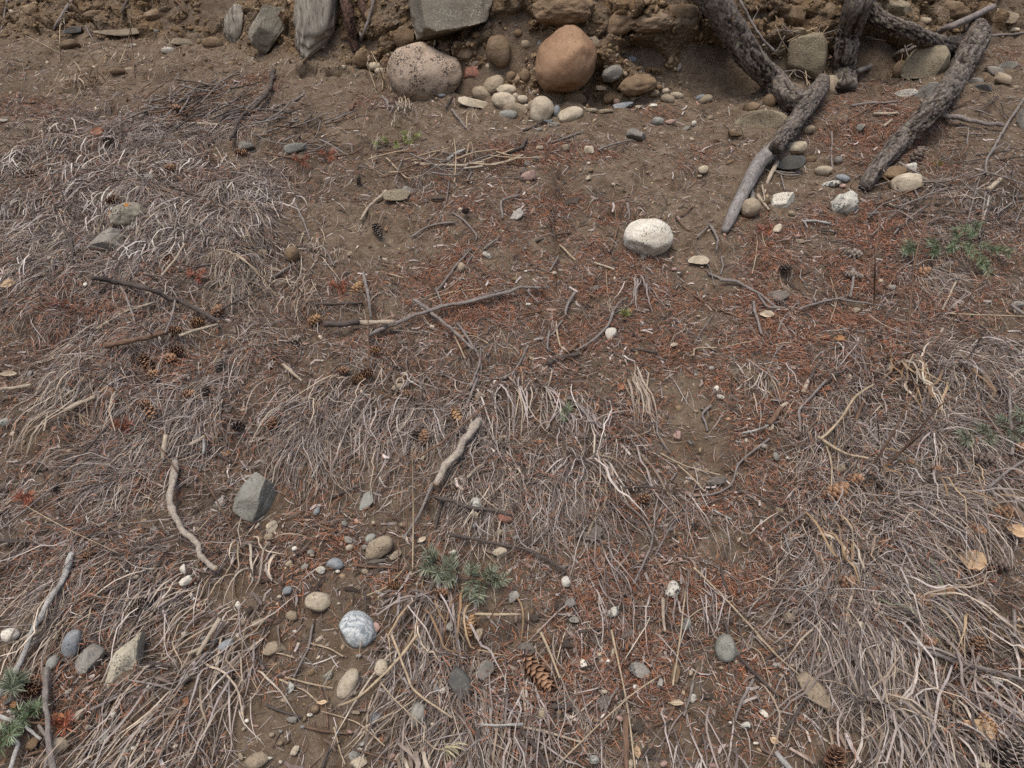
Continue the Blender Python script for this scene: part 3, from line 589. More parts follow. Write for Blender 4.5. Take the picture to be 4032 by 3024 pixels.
SMALL = '''1474 262 64 34 5 cr r|1497 281 44 28 0 cr r|1355 263 18 14 0 cr a|1590 143 86 74 20 bn a|1420 235 66 62 50 bn l|1910 306 38 30 80 pk r|1858 338 26 24 0 tn r|1873 325 24 20 30 pk r|1690 373 30 14 0 tn r|1738 376 34 16 0 bg r
2028 376 24 22 0 cr r|2058 391 42 32 5 cr r|2100 417 54 44 30 tn r|2190 438 44 28 85 bg r|2074 422 26 24 0 cr r|2012 304 44 40 60 bn r|2022 257 50 44 20 bn l|2065 300 56 44 85 bn r|2181 490 50 18 -3 wh s|2160 478 38 14 10 bg s|2122 511 34 18 10 gy r|2364 346 54 18 3 tn s|1958 270 20 24 90 cr r
2455 417 84 28 12 bg s|2576 368 42 28 10 tn r|2630 390 58 36 -12 tn r|2664 376 54 26 -6 cr r|2747 340 50 36 10 gy r|2776 342 62 32 12 gy r|2778 392 58 34 25 tn r|2757 385 42 22 20 bg r|2843 350 42 28 30 tn r|2880 314 54 26 38 tn s|2910 278 38 26 20 pk r|2330 435 50 20 0 tn r|2385 437 62 16 3 tn s|2493 387 34 24 -10 cr r|2513 421 24 12 0 cr r|2573 415 32 15 -4 wh a|2400 420 26 20 0 bn r|2430 400 30 24 0 pk r
2550 300 24 18 0 pk r|2520 285 20 16 0 tn r|2486 233 42 28 0 bg r|2640 240 34 20 70 bn r|2385 262 20 14 0 tn r|2160 190 26 18 0 tn r|2070 175 40 32 0 tn r|2125 175 30 22 80 bg a|2040 130 34 28 0 bn r|2590 310 40 26 10 tn a|2700 330 26 18 0 tn r|2600 345 30 22 0 bn r|2470 350 40 26 60 bn r
2590 477 48 32 0 gg r|2640 481 42 20 8 pk s|2732 486 24 20 45 wh r|2702 504 38 16 25 gy s|2797 464 28 18 20 tn a|2321 590 44 36 -25 cr a|2227 580 34 24 0 tn a|2110 627 28 26 0 gy a|2077 644 28 22 0 gy a|2769 668 42 32 5 cr r|2755 693 20 12 0 tn r|2126 580 30 14 0 cr s|2893 528 60 24 -10 bn s|2958 421 70 34 20 bn a|3030 400 60 52 60 bn r|2318 700 22 16 30 cr a|2415 725 18 12 0 cr r
3185 510 46 30 20 tn r|3192 629 54 30 5 bn a|3300 631 34 32 0 gy r|3243 673 68 40 0 cr r|3318 701 56 30 -20 bg r|3270 726 76 28 12 sp r|3318 733 26 16 10 pk r|3388 502 36 32 60 gy a|3640 84 48 30 0 tn r|3990 118 46 18 5 cr r|4000 345 24 18 0 tn r|3070 360 40 34 0 bn r|3060 340 30 24 0 bn r
14 473 32 12 3 wh s|524 177 22 10 0 wh s|500 185 26 18 0 tn r|40 1190 48 24 5 gy s|121 1474 32 24 60 gy a|20 1662 50 34 5 gg r|335 1120 18 14 60 wh a|1032 1000 50 40 0 tn r|1150 1000 62 56 60 bn r|1085 1062 44 16 -10 tn s
1612 747 56 22 -15 gy s|1585 811 15 12 0 pk r|1817 1051 36 30 80 tn r|1918 1005 40 20 -35 wh a|1970 908 16 10 30 tn r|1376 1000 24 18 20 tn a|2655 1060 22 14 0 pk r|2671 1074 14 8 0 wh r|2655 1357 30 18 10 cr s|2750 1245 18 12 0 tn r|2960 1102 18 14 0 pk r|2183 1075 22 14 0 cr r|2080 1198 20 10 0 wh a|2097 1266 20 10 -10 tn s|2337 1395 14 12 0 pk r|2070 1068 14 8 0 wh r|1702 1287 20 16 0 wh r|2740 1475 16 12 40 wh a|2362 1476 14 14 0 tn r|2800 1450 22 18 0 gy r|2820 1530 20 26 0 wh a
3117 840 30 22 -20 tn r|3140 930 22 16 0 pk r|3150 950 36 18 -10 tn s|3063 900 30 40 50 cr a|3468 1107 18 18 0 cr r|3370 1222 34 24 0 tn a|4010 1200 40 30 0 gy a|3510 1130 34 18 0 gy a
2669 1717 42 34 60 pk a|2531 2190 18 18 0 pk r|2679 2203 18 18 0 pk r|2226 1574 18 17 0 tn r|2838 1562 30 16 -15 wh a|3056 1798 38 24 -70 gg r|3308 1845 44 34 20 tn l|3068 2010 34 28 0 tn a|3007 1757 24 20 0 gy r|3100 1802 12 8 0 wh r|2900 1865 14 18 0 cr r|2938 1735 14 18 0 cr r|2810 1990 10 8 0 wh r|3030 1680 34 30 0 cr a|2780 1724 16 8 0 gy r|2880 1983 20 16 60 gy a
1457 2121 50 34 48 gg r|1369 2125 38 28 -20 gy s|1376 2157 32 26 30 cr r|1557 2186 54 28 35 cr s|1071 2074 52 42 40 cr a|1057 2114 38 28 20 tn r|1250 2014 36 26 50 bg a|1969 2174 60 40 25 cr a|1783 2175 30 16 30 wh a|1138 2220 30 22 40 tn r|1200 2233 32 24 50 gg a|1224 2174 30 24 20 gy a|1230 2186 20 14 0 tn r|1437 2155 26 22 0 gy r|1875 1985 46 52 80 sp a|1870 2022 30 22 0 cr a|2030 2115 24 18 30 gy s|1160 2160 22 18 0 wh r|1355 2065 22 30 0 gy a|1470 2058 16 16 0 cr r|1970 2100 28 30 40 tn a|1870 2070 24 18 0 bg r|1580 2065 16 14 0 tn r|1665 1800 14 20 90 cr a|1890 1560 40 30 0 tn r|1985 1720 20 16 0 tn a|1260 2246 30 34 30 cr a|1330 2250 18 14 0 wh r|1435 2250 34 22 0 tn a
208 2608 58 44 60 gg r|890 2540 66 38 35 bg r|862 2593 36 28 70 cr l|130 2929 58 38 38 bn s|490 2970 44 36 70 gg r|724 2675 46 32 35 gy a|312 2817 58 34 50 cr a|330 2800 30 20 40 pk s|38 2760 42 22 25 gy s|419 2696 22 18 0 gg r|805 2522 36 30 40 sp a|733 2287 52 34 25 wh a|720 2240 24 40 90 wh a|936 2384 36 24 -70 wh a|786 2383 24 14 10 cr s|536 2272 26 16 20 cr r|140 2531 34 22 70 sp a|24 2670 36 24 90 wh r|1016 2453 50 28 20 tn s|949 2978 32 20 -60 tn r|270 2722 26 14 30 wh s|726 2496 24 20 10 cr a|845 2524 26 22 0 gy r|1010 2995 96 60 20 tn r|238 2452 12 12 0 pk r|265 2442 12 10 0 pk r|500 2365 16 14 0 tn r|325 2385 20 16 0 gy a|446 2814 22 18 40 wh a|412 2815 20 18 0 wh a|343 2865 16 18 30 cr r|415 2900 40 60 70 gy s|625 2960 24 20 0 pk r|690 2938 22 16 20 cr r|525 2945 18 16 0 wh r|500 2250 12 10 0 wh r|958 2450 20 24 0 tn r|875 2956 16 12 0 pk r|960 2870 20 14 40 cr r|972 2838 18 16 0 wh r
1480 2469 38 36 -40 pk a|1148 2424 50 38 -15 tn l|1502 2630 66 54 70 cr r|1132 2325 38 32 20 bg r|1293 2661 40 26 40 gg a|1142 2710 42 30 60 sp a|1240 2792 36 34 0 bn r|1149 2832 42 26 -15 gy a|1744 2721 28 24 10 wh r|1474 2832 54 36 65 bg a|1667 2636 26 18 70 pk a|1751 2840 32 24 -60 pk r|1162 2954 40 26 60 cr a|1412 3003 66 44 25 cr a|1396 2972 48 36 25 gg a|1417 2951 24 16 20 wh a|1427 2927 24 22 0 sp a|1992 2737 28 24 20 dk r|1774 2467 38 34 60 gy a|1543 2977 32 20 20 pk s|1070 2893 22 18 0 tn r|1267 2247 30 26 30 sp a|1412 2582 24 16 0 gy r|1886 2496 48 36 70 tn s|1393 2730 30 18 15 cr r|1100 2350 20 16 0 cr r|1160 2487 18 14 0 wh a|1460 2390 14 12 0 pk r|1120 2650 24 18 60 pk r|1395 2805 44 14 -5 tn s|1378 2882 24 14 -15 pk r|1330 2885 16 14 0 bg r|1192 2862 18 12 0 bg r|1105 2880 18 14 0 gy r|1530 2600 18 14 0 gy r|1720 2717 22 26 60 bg r|1770 3010 40 24 20 pk a|1640 2300 14 12 0 cr r|1105 3000 16 14 0 cr r|1062 2985 24 12 10 wh a|1220 2815 24 14 0 wh r|1700 2850 16 14 0 cr r
2650 2320 66 52 70 sp a|2415 2410 54 36 15 sp a|2297 2614 40 28 -50 wh a|2413 2572 40 20 70 cr l|2361 2578 22 18 30 cr r|2377 2724 30 16 -3 cr r|2369 2602 16 14 0 cr r|2394 2602 16 14 0 wh r|2658 2653 78 38 80 bn s|2728 2749 36 28 60 sp a|2701 2458 52 42 70 gg a|2135 2809 46 32 80 tn r|2340 2991 38 34 0 gg r|2614 3008 34 22 15 pk r|2809 3014 40 20 0 pk r|2938 2857 38 28 20 sp a|2977 2926 24 12 0 wh r|3008 2342 18 16 0 pk r|2331 2560 18 16 0 pk r|2500 2706 16 20 0 wh a|2720 2650 18 24 0 tn r|2840 2630 18 14 0 tn r|2900 2608 16 18 0 tn r|2260 2440 40 28 20 gy s|2245 2375 44 34 30 gy a|2228 2290 36 44 0 sp a|2600 2690 24 40 80 gy s|2440 2830 28 24 0 pk a|2200 2810 24 30 0 bn r|2985 2615 14 12 0 tn r|3040 2480 18 14 0 pk r|2875 2845 14 10 0 wh r|2480 3010 30 40 80 cr r|2020 2350 40 50 30 gy a
3109 2433 48 44 0 tn l|3119 2361 26 30 60 pk a|3090 2412 18 18 0 pk r|3386 2464 38 36 0 cr r|3922 2686 46 28 -10 wh r|3060 2620 34 22 0 gy a|3010 2340 16 14 0 cr r|3030 2700 22 18 20 gy r|3880 3015 44 24 0 cr s|3756 2570 24 16 0 cr r|3120 2620 20 14 0 tn r|3010 2810 40 20 -40 wh s'''
for row in BIG: stone(row[0], row[1], row[2], row[3], row[4], row[5], row[6], row[7], row[8])
# rocks with an outline of their own
stone(1752, 40, 330, 270, -20, 'slb', 'a', 'large grey angular slab jutting from the bank above the granite boulder', .25, planes=[(-.9, -.35, .2, .52), (.55, -.85, .15, .46), (-.15, -.95, .3, .66), (.2, .3, .9, .5)])
stone(1252, 40, 400, 186, 88, 'stp', 'g', 'grey stump-like weathered rock standing above two burrow holes', .35)
stone(925, 102, 160, 84, 78, 'stp', 'g', 'jagged upright pale stone standing in the soil bank', .4)
stone(1058, 112, 190, 130, 70, 'slb', 'a', 'grey-green upright rock with a pale crusted edge in the bank', .3)
stone(3178, 222, 172, 150, 85, 'sch', 'a', 'grey-tan upright slab between the two thick roots', .35, planes=[(0, .1, 1, .5), (.98, .1, .1, .75), (-.9, .25, .1, .72), (0, 1, .05, .8), (1, .3, .2, .8)])
stone(3645, 252, 168, 126, 5, 'sch', 'a', 'tan layered angular rock under the arched root', .35, planes=[(0, .2, 1, .5), (-.97, .2, .1, .75), (0, -1, .2, .7)])
for x, y, L_, S_, a_, m_, s_ in [(2010, 55, 170, 95, 20, 'bn', 'l'), (1895, 100, 110, 80, -20, 'bn', 'a'), (2440, 95, 150, 90, 30, 'bn', 'l'), (2560, 85, 190, 90, 10, 'bn', 'l'), (2690, 60, 150, 90, -15, 'bn', 'l'), (2330, 170, 70, 50, 10, 'tn', 'l'), (3020, 130, 130, 70, 15, 'bn', 'a'), (3110, 60, 120, 80, -10, 'bn', 'a'), (3130, 130, 90, 40, 5, 'tn', 's'), (3240, 60, 110, 80, 30, 'bn', 'l'), (3520, 30, 130, 70, 0, 'sch', 'a'), (3740, 40, 150, 70, -5, 'bn', 'l'), (3920, 60, 170, 60, -10, 'tn', 's'), (620, 60, 120, 50, 10, 'bn', 'l'), (150, 40, 120, 50, 0, 'bn', 'l'), (370, 60, 100, 40, 10, 'bn', 'l'), (1480, 60, 90, 70, 30, 'bn', 'a'), (1530, 170, 80, 50, -20, 'bn', 'l'), (1830, 210, 80, 60, 30, 'bn', 'a'), (2420, 380, 90, 50, 10, 'bn', 'a'), (2340, 300, 70, 60, 60, 'tn', 'l')]:
    stone(x, y, L_, S_, a_, m_, s_, lift=-.55)
for row in SMALL.replace('\n', '|').split('|'):
    f = row.split(); px, py, L, S, ang = map(float, f[:5])
    if S > L: L, S, ang = S, L, ang if ang > 20 else 90
    stone(px, py, L, S, ang, f[5], f[6], lift=.45 if f[6] == 'r' else .5)

# ------------------------------------------------------------------ tubes: roots, sticks, twigs
def crom(P, n):
    P = np.asarray(P, float); m = len(P)
    if m == 2: t = np.linspace(0, 1, n)[:, None]; return P[0] * (1 - t) + P[1] * t
    E = np.vstack([2 * P[0] - P[1], P, 2 * P[-1] - P[-2]]); x = np.linspace(0, m - 1 - 1e-6, n); i = x.astype(int); t = (x - i)[:, None]
    a, b, c, d = E[i], E[i + 1], E[i + 2], E[i + 3]
    return .5 * (2 * b + (c - a) * t + (2 * a - 5 * b + 4 * c - d) * t ** 2 + (3 * b - a - 3 * c + d) * t ** 3)
def tube(C, rad, sides, disp=None, flat=1.):
    C = np.asarray(C); n = len(C); T = np.gradient(C, axis=0); T /= np.linalg.norm(T, axis=1, keepdims=True) + 1e-12
    X = np.zeros_like(C); x = np.cross(T[0], EW + .01 * EU); x /= np.linalg.norm(x)
    for k in range(n):
        x = x - T[k] * (x @ T[k]); x /= np.linalg.norm(x); X[k] = x
    Y = np.cross(T, X); th = np.linspace(0, 2 * np.pi, sides, endpoint=False)
    r = np.asarray(rad)[:, None] * np.ones(sides)[None]
    s = np.concatenate([[0], np.cumsum(np.linalg.norm(np.diff(C, axis=0), axis=1))])
    crack = np.zeros((n, sides))
    if disp is not None: r, crack = disp(r, s, th)
    V = C[:, None] + r[..., None] * (np.cos(th)[None, :, None] * X[:, None] + flat * np.sin(th)[None, :, None] * Y[:, None])
    i, j = np.meshgrid(np.arange(n - 1), np.arange(sides), indexing='ij'); j2 = (j + 1) % sides
    Fq = np.stack([i * sides + j, i * sides + j2, (i + 1) * sides + j2, (i + 1) * sides + j], -1).reshape(-1, 4)
    V = V.reshape(-1, 3); along = np.repeat(s, sides) * 12; around = np.tile(np.abs(th - np.pi), n) * 1.4
    base = len(V); V = np.vstack([V, C[:1] - T[:1] * rad[0] * .15, C[-1:] + T[-1:] * rad[-1] * .25])
    jj_ = np.arange(sides)
    caps = np.concatenate([np.stack([np.full(sides, base), (jj_ + 1) % sides, jj_, np.full(sides, base)], -1), np.stack([np.full(sides, base + 1), (n - 1) * sides + jj_, (n - 1) * sides + (jj_ + 1) % sides, np.full(sides, base + 1)], -1)])
    at_ = {'along': np.append(along, [0, s[-1] * 12]), 'around': np.append(around, [0, 0]), 'crack': np.append(crack.ravel(), [1, 1])}
    return V, Fq, caps[:, :3], at_
def tube_mesh(name, C, rad, sides, mat, origin, disp=None, flat=1., smooth=True):
    V, Fq, caps, at_ = tube(C, rad, sides, disp, flat)
    tris = np.concatenate([Fq[:, [0, 1, 2]], Fq[:, [0, 2, 3]], caps])
    return mesh_np(name, V - origin, tris, mat, smooth=smooth, attr=at_)
def pts_on(lst, lift_r=.6):
    """(px, py, half width px, extra lift m) -> centre points and radii in metres"""
    C, rd = [], []
    for row in lst:
        px, py, r = row[:3]; ex = row[3] if len(row) > 3 else 0; r = r * (.80 if len(row) > 3 and r > 17 and lift_r == .6 else 1)
        p, n, d, dep = at(px, py); rm = r * mpp(dep); off = (lift_r * rm + ex) / max(.35, -(d @ n))
        c = p - d * off; rm *= (c - CAM) @ FWD / dep; C.append(c); rd.append(rm)
    return np.array(C), np.array(rd)
def bark_disp(amp, cell=1., seed=0):
    def f(r, s, th):
        rm = r.mean(); S = s[:, None] / rm; a = th[None, :]
        p = np.stack([np.cos(a) * 2.3 + 0 * S, np.sin(a) * 2.3 + 0 * S, S * .62 + 0 * a], -1) * cell + seed
        w = fbm3(p * 1.3, 2, 3)[..., None] * .5
        w = w * 2.4; q = p * np.array([1, 1, .75]); d1, d2 = worley3(q + w); cr = 1 - sstep(d2 - d1, .02, .22)
        f1, f2 = worley3(q * 2.3 + w * 2); cr2 = 1 - sstep(f2 - f1, .02, .25)
        gate = sstep(fbm3(p * .6, 2, 11), -.25, .25); cr = cr * gate
        lumps = fbm3(p * .33, 3, 8); fine = fbm3(p * 4.2 * np.array([1, 1, .6]), 3, 5)
        return r * (1 + amp * (1.1 * lumps - .5 * cr - .28 * cr2 + .55 * fine)), np.clip(.8 * cr + .35 * cr2, 0, 1)
    return f
def wood_disp(amp, seed=0):
    def f(r, s, th):
        S = s[:, None] / r.mean(); a = th[None, :]
        p = np.stack([np.cos(a) * 2.2 + 0 * S, np.sin(a) * 2.2 + 0 * S, S * .12 + 0 * a], -1) + seed
        return r * (1 + amp * fbm3(p, 4, 4) + amp * fbm3(p * np.array([.4, .4, 3]), 2, 6)), np.zeros_like(r)
    return f
def limb(name, lst, mat, parent, disp, sides=44, res=.007, lift_r=.6):
    C0, r0 = pts_on(lst, lift_r); n = max(12, int(np.linalg.norm(np.diff(C0, axis=0), axis=1).sum() / res)); C = crom(C0, n)
    rr = np.interp(np.linspace(0, 1, n), np.linspace(0, 1, len(r0)), r0)
    C = C + .25 * rr[:, None] * np.stack([fbm2(np.linspace(0, 5, n), np.zeros(n), 2, 40 + k + len(lst)) for k in range(3)], -1)
    org = np.array(parent.location)
    return link(name, tube_mesh(name, C, rr, sides, mat, org, disp), parent)
def root_thing(label, px, py, cat='root'):
    p, n, d, dep = at(px, py); USED[label] = 1; return tag(empty('tree_root', p), label, cat, 'exposed tree roots in the bank')
t = root_thing('thick forked root slanting from the bank, its lower end bare grey wood', 2860, 900)
limb('upper_limb', [(2690, -150, 76, .05), (2800, 0, 72, .06), (2882, 115, 70, .08), (2965, 232, 67, .09), (3048, 328, 62, .06), (3125, 392, 58, .06), (3180, 395, 52, .07), (3222, 362, 44, .08)], WD['root'], t, bark_disp(.24, 1.25, 3))
limb('lower_limb', [(3240, 318, 34, .07), (3222, 352, 44, .08), (3170, 425, 45, .07), (3115, 505, 42, .05), (3072, 558, 40, .04), (3052, 580, 34, .04)], WD['root'], t, bark_disp(.24, 1.25, 7))
limb('bare_wood', [(3085, 545, 30, .035), (3040, 590, 36, .04), (2985, 650, 37, .035), (2940, 725, 34, .03), (2905, 800, 30, .025), (2878, 860, 26, .02), (2852, 905, 19, .012)], WD['bare'], t, wood_disp(.16, 2), 40, .008)
limb('side_stub', [(2950, 740, 12, .02), (2962, 775, 11, .01), (2958, 812, 7, 0)], WD['bare'], t, wood_disp(.12, 4), 14)
limb('splinter', [(3060, 640, 9, .02), (3028, 700, 8, .01), (3010, 760, 4, 0)], WD['pale'], t, wood_disp(.12, 5), 12)
t = root_thing('arched bark-covered root that drops from the bank and leans down the slope', 3405, 740)
limb('upright_limb', [(3410, -140, 68, .05), (3382, 0, 65, .06), (3348, 105, 60, .06), (3333, 200, 57, .06), (3326, 280, 55, .05), (3328, 342, 50, .02)], WD['root'], t, bark_disp(.24, 1.25, 11))
limb('cross_limb', [(3400, 20, 44, .06), (3470, 70, 43, .10), (3555, 112, 41, .12), (3640, 150, 42, .12), (3720, 180, 44, .10), (3800, 172, 48, .07), (3842, 140, 44, .06)], WD['root'], t, bark_disp(.24, 1.25, 15))
limb('leaning_limb', [(3838, 105, 46, .08), (3848, 150, 60, .09), (3812, 228, 60, .09), (3765, 312, 57, .09), (3706, 388, 55, .09), (3625, 470, 52, .08), (3553, 540, 49, .06), (3482, 620, 46, .04), (3425, 700, 40, .01), (3402, 742, 30, 0)], WD['root'], t, bark_disp(.24, 1.25, 19))
limb('stub_branch', [(3700, 122, 12, .10), (3760, 98, 13, .10), (3830, 65, 12, .08), (3908, 28, 13, .06)], WD['grey'], t, bark_disp(.10, 1.2, 4), 14)
t = root_thing('reddish bark root rising beside the grey stump-like rock', 1395, 190)
limb('root_wood', [(1350, -130, 30, .02), (1364, 0, 30, .02), (1376, 80, 27, .02), (1390, 150, 23, .01), (1402, 205, 18, -.01)], WD['rootred'], t, bark_disp(.24, 1.25, 23), 34)
t = root_thing('short dark root beside the reddish bark root', 1445, 80)
limb('root_wood', [(1405, -120, 19, .01), (1420, 0, 20, .01), (1436, 50, 18, .01), (1448, 90, 12, -.01)], WD['rootred'], t, bark_disp(.24, 1.25, 29), 26)

STK = [0]
def stick(lst, mat='grey', label=None, cat='twig', name='twig', desc=None, taper=.75, parts=None, up=.006, group=None, shoots=(), peel=None):
    """lst: (px, py) points, then width px; lies on the ground litter"""
    STK[0] += 1; s = STK[0]; pts, w = lst[:-1], lst[-1]
    C0, r0 = pts_on([(x, y, w / 2, up) for x, y in pts], 1.0)
    L = np.linalg.norm(np.diff(C0, axis=0), axis=1).sum(); n = int(np.clip(L / (.012 if w < 13 else .007), 6, 90)); C = .55 * crom(C0, n) + .45 * np.stack([np.interp(np.linspace(0, len(C0) - 1, n), np.arange(len(C0)), C0[:, k]) for k in range(3)], -1)
    rm = r0.mean(); tt = np.linspace(0, 1, n)
    C = C + (rm * .7 * np.stack([fbm2(tt * L * 22, np.full(n, s * 3.1), 2, 50 + k) for k in range(3)], -1))
    rr = np.interp(tt, np.linspace(0, 1, len(r0)), r0) * (1 - (1 - taper) * tt) * (1 + .34 * fbm2(tt * L * 60, np.full(n, s * 1.7), 2, 60))
    sides = 16 if w > 18 else 10 if w > 12 else 7 if w > 9 else 5
    dsp = bark_disp(.28, .9, s) if w > 13 and mat in ('dark', 'brown', 'birch', 'white', 'grey') else None
    org = C[0]; x0, y0 = pts[len(pts) // 2]
    if len(pts) == 2: x0, y0 = (pts[0][0] + pts[1][0]) / 2, (pts[0][1] + pts[1][1]) / 2
    if label is None:
        long_ = 'long' if L > .35 else 'short' if L < .12 else ''
        shape = 'bent' if len(pts) > 2 else 'straight'
        label = lab(' '.join(x for x in (desc or f'{long_} {dict(grey="grey", dark="dark", pale="pale bare", birch="pale peeling", brown="brown", straw="straw-coloured", white="whitish")[mat]} {shape} {name}',) if x).strip(), x0, y0)
    else: USED[label] = 1
    o = tag(empty(name, org), label, cat, group)
    if peel:
        k = int(n * peel); link('bark', tube_mesh('bark', C[:k + 1], rr[:k + 1], sides, WD[mat], org, dsp), o); link('bare_wood', tube_mesh('bare_wood', C[k:], rr[k:] * .82, sides, WD['pale'], org), o)
    else:
        link('wood', tube_mesh('wood', C, rr, sides, WD[mat], org, dsp), o)
        if w > 11:
            e = C[-1] + (C[-1] - C[-2]) / np.linalg.norm(C[-1] - C[-2]) * rr[-1] * .3
            link('broken_end', tube_mesh('broken_end', np.array([C[-1] - (C[-1] - C[-2]) * .1, e]), np.array([rr[-1] * .86, rr[-1] * .55]), sides, WD['tip'], org), o)
    for sh in shoots:
        C1, r1 = pts_on([(x, y, sh[-1] / 2, up) for x, y in sh[:-1]], 1.0); m = max(5, int(np.linalg.norm(np.diff(C1, axis=0), axis=1).sum() / .012)); Cs = crom(C1, m)
        link('side_shoot', tube_mesh('side_shoot', Cs, np.linspace(r1[0], r1[-1] * .6, m), 5, WD[mat], org), o)
    return o
K = stick
K([(1079, 276), (1070, 310), (1062, 343), (1028, 395), (1005, 416), (948, 465), (919, 524), (904, 550), 20], 'dark', 'dark crooked branch below the stump-like rock with pale side shoots', 'branch', 'branch', shoots=[[(1143, 443), (1060, 434), (1000, 433), (940, 440), 12], [(960, 436), (886, 457), (850, 500), (810, 538), 12]], up=.02)
K([(738, 486), (905, 490), 12], 'pale'); K([(548, 464), (624, 419), 13], 'grey'); K([(605, 376), (700, 392), (780, 360), (857, 310), 8], 'grey'); K([(714, 395), (830, 345), (938, 281), 8], 'grey'); K([(862, 414), (925, 395), (962, 352), 7], 'grey')
K([(590, 470), (700, 468), (790, 476), 6], 'brown'); K([(900, 400), (1010, 360), (1100, 330), 7], 'brown'); K([(500, 500), (510, 540), 12], 'grey')
K([(282, 0), (250, 50), (225, 90), (212, 115), 12], 'grey', 'crooked grey rootlet hanging down the bank onto bare soil'); K([(28, 0), (18, 60), (5, 115), 9], 'grey', 'thin grey rootlet at the picture edge on the bank'); K([(502, 0), (478, 48), 12], 'dark'); K([(690, 0), (735, 50), 9], 'brown')
K([(335, 100), (370, 165), 6], 'grey')
K([(1469, -40), (1469, 0), (1457, 71), (1436, 125), (1419, 165), 15], 'grey', 'slim grey root running down the bank beside the reddish root', 'root', 'rootlet', up=.012)
K([(2905, -40), (2914, 0), (2960, 90), (3000, 150), (3050, 205), 14], 'grey', 'slim grey branch running alongside the thick forked root', 'branch', 'branch', shoots=[[(3050, 205), (3065, 190), (3090, 140), 7], [(2960, 90), (2975, 60), (3000, 20), 5]], up=.05)
K([(3382, 281), (3460, 245), (3540, 212), (3625, 180), 22], 'grey', 'pale grey stick wedged beneath the arched root', 'stick', 'stick', up=.03); K([(3382, 312), (3440, 285), (3506, 250), 20], 'dark', 'dark stick in the hollow beneath the arched root', 'stick', 'stick', up=.01)
K([(3877, 140), (3950, 138), (4060, 124), 11], 'grey', 'thin grey twig running to the edge above the stacked flat stones'); K([(3353, 416), (3440, 405), (3534, 400), 10], 'grey'); K([(3691, 450), (3790, 465), (3880, 485), (3949, 493), 22], 'grey', 'grey stick poking out from under the long leaning root', 'stick', 'stick', up=.02)
K([(4050, 370), (4032, 390), (3958, 500), (3920, 570), (3882, 633), (3887, 690), 12], 'grey', 'long bare twig lying down the soil near the picture edge', up=.012)
K([(3340, 470), (3380, 450), (3450, 410), (3545, 395), 8], 'brown'); K([(3440, 448), (3535, 444), 12], 'pale'); K([(3480, 496), (3510, 470), 12], 'pale'); K([(3275, 520), (3278, 560), (3272, 620), (3280, 665), 9], 'grey'); K([(3538, 640), (3600, 675), (3650, 710), (3760, 745), 10], 'grey', up=.02)
K([(3888, 745), (3940, 700), 22], 'pale', 'pale torn wood flake among twigs below the long leaning root'); K([(3590, 690), (3600, 740), (3620, 780), 9], 'grey', up=.02); K([(3040, 672), (3090, 680), (3130, 682), 8], 'grey'); K([(3060, 680), (3100, 690), (3150, 688), 8], 'grey'); K([(3075, 690), (3090, 750), 7], 'grey'); K([(3000, 730), (3012, 790), 8], 'pale')
K([(2985, 770), (3030, 825), 14], 'pale'); K([(2170, 560), (2220, 545), (2300, 515), 7], 'grey', shoots=[[(2220, 545), (2195, 530), (2165, 522), 5]]); K([(2060, 514), (2100, 500), (2140, 465), 8], 'dark'); K([(2000, 602), (2050, 580), (2075, 545), 16], 'dark'); K([(2355, 590), (2420, 568), (2490, 550), 9], 'grey')
K([(1829, 662), (1930, 650), (2000, 632), (2060, 610), 11], 'pale', up=.02); K([(1633, 643), (1720, 650), (1810, 652), (1900, 640), 13], 'pale', up=.02); K([(1748, 640), (1790, 610), (1830, 585), 16], 'white'); K([(1476, 596), (1560, 596), (1640, 598), 8], 'brown', up=.015); K([(1700, 680), (1800, 690), (1850, 640), (1960, 600), 8], 'grey', up=.02); K([(1600, 660), (1680, 630), (1760, 600), 7], 'brown', up=.02); K([(1520, 620), (1600, 700), (1660, 690), 7], 'straw', up=.02); K([(1840, 715), (1860, 665), 7], 'grey'); K([(1780, 430), (1835, 505), 10], 'grey'); K([(1755, 425), (1770, 395), (1793, 370), 7], 'dark')
K([(1506, 380), (1525, 400), (1527, 430), 14], 'grey'); K([(1382, 430), (1396, 400), 14], 'brown'); K([(1230, 520), (1300, 560), 14], 'dark'); K([(1080, 420), (1160, 395), (1200, 368), 8], 'grey'); K([(1050, 520), (1130, 490), (1250, 440), 8], 'grey'); K([(1000, 540), (1100, 520), (1220, 470), 7], 'brown'); K([(1040, 600), (1180, 625), (1280, 590), 8], 'brown'); K([(1060, 640), (1180, 560), 6], 'straw')
K([(1520, 755), (1476, 793), (1438, 831), (1419, 866), 14], 'pale', 'curved pale peeled stick below the flat tan stone', 'stick', 'stick'); K([(1619, 935), (1660, 905), (1720, 882), (1790, 874), 9], 'grey'); K([(1781, 836), (1830, 870), (1874, 921), (1875, 945), 9], 'grey'); K([(1714, 1150), (1760, 1095), (1800, 1040), (1857, 979), 9], 'grey'); K([(1905, 980), (1970, 930), 8], 'grey'); K([(1810, 1110), (1850, 1020), (1890, 970), 8], 'grey'); K([(1160, 800), (1200, 880), (1220, 945), 9], 'grey')
K([(1065, 1095), (1140, 1050), (1230, 975), 11], 'grey'); K([(1270, 970), (1290, 1000), (1315, 1045), 10], 'grey'); K([(1700, 780), (1755, 780), 12], 'dark'); K([(2040, 770), (1975, 790), (1978, 860), 11], 'grey')
K([(1431, 1074), (1443, 1131), (1452, 1179), (1462, 1250), 16], 'grey', 'upright dead branch leaning against the stick with the peeled end', 'branch', 'branch', up=.025); K([(1276, 1278), (1350, 1276), (1438, 1272), (1552, 1271), 27], 'dark', 'stick with dark bark and one peeled pale end', 'stick', 'stick', peel=.56, taper=.85, up=.025)
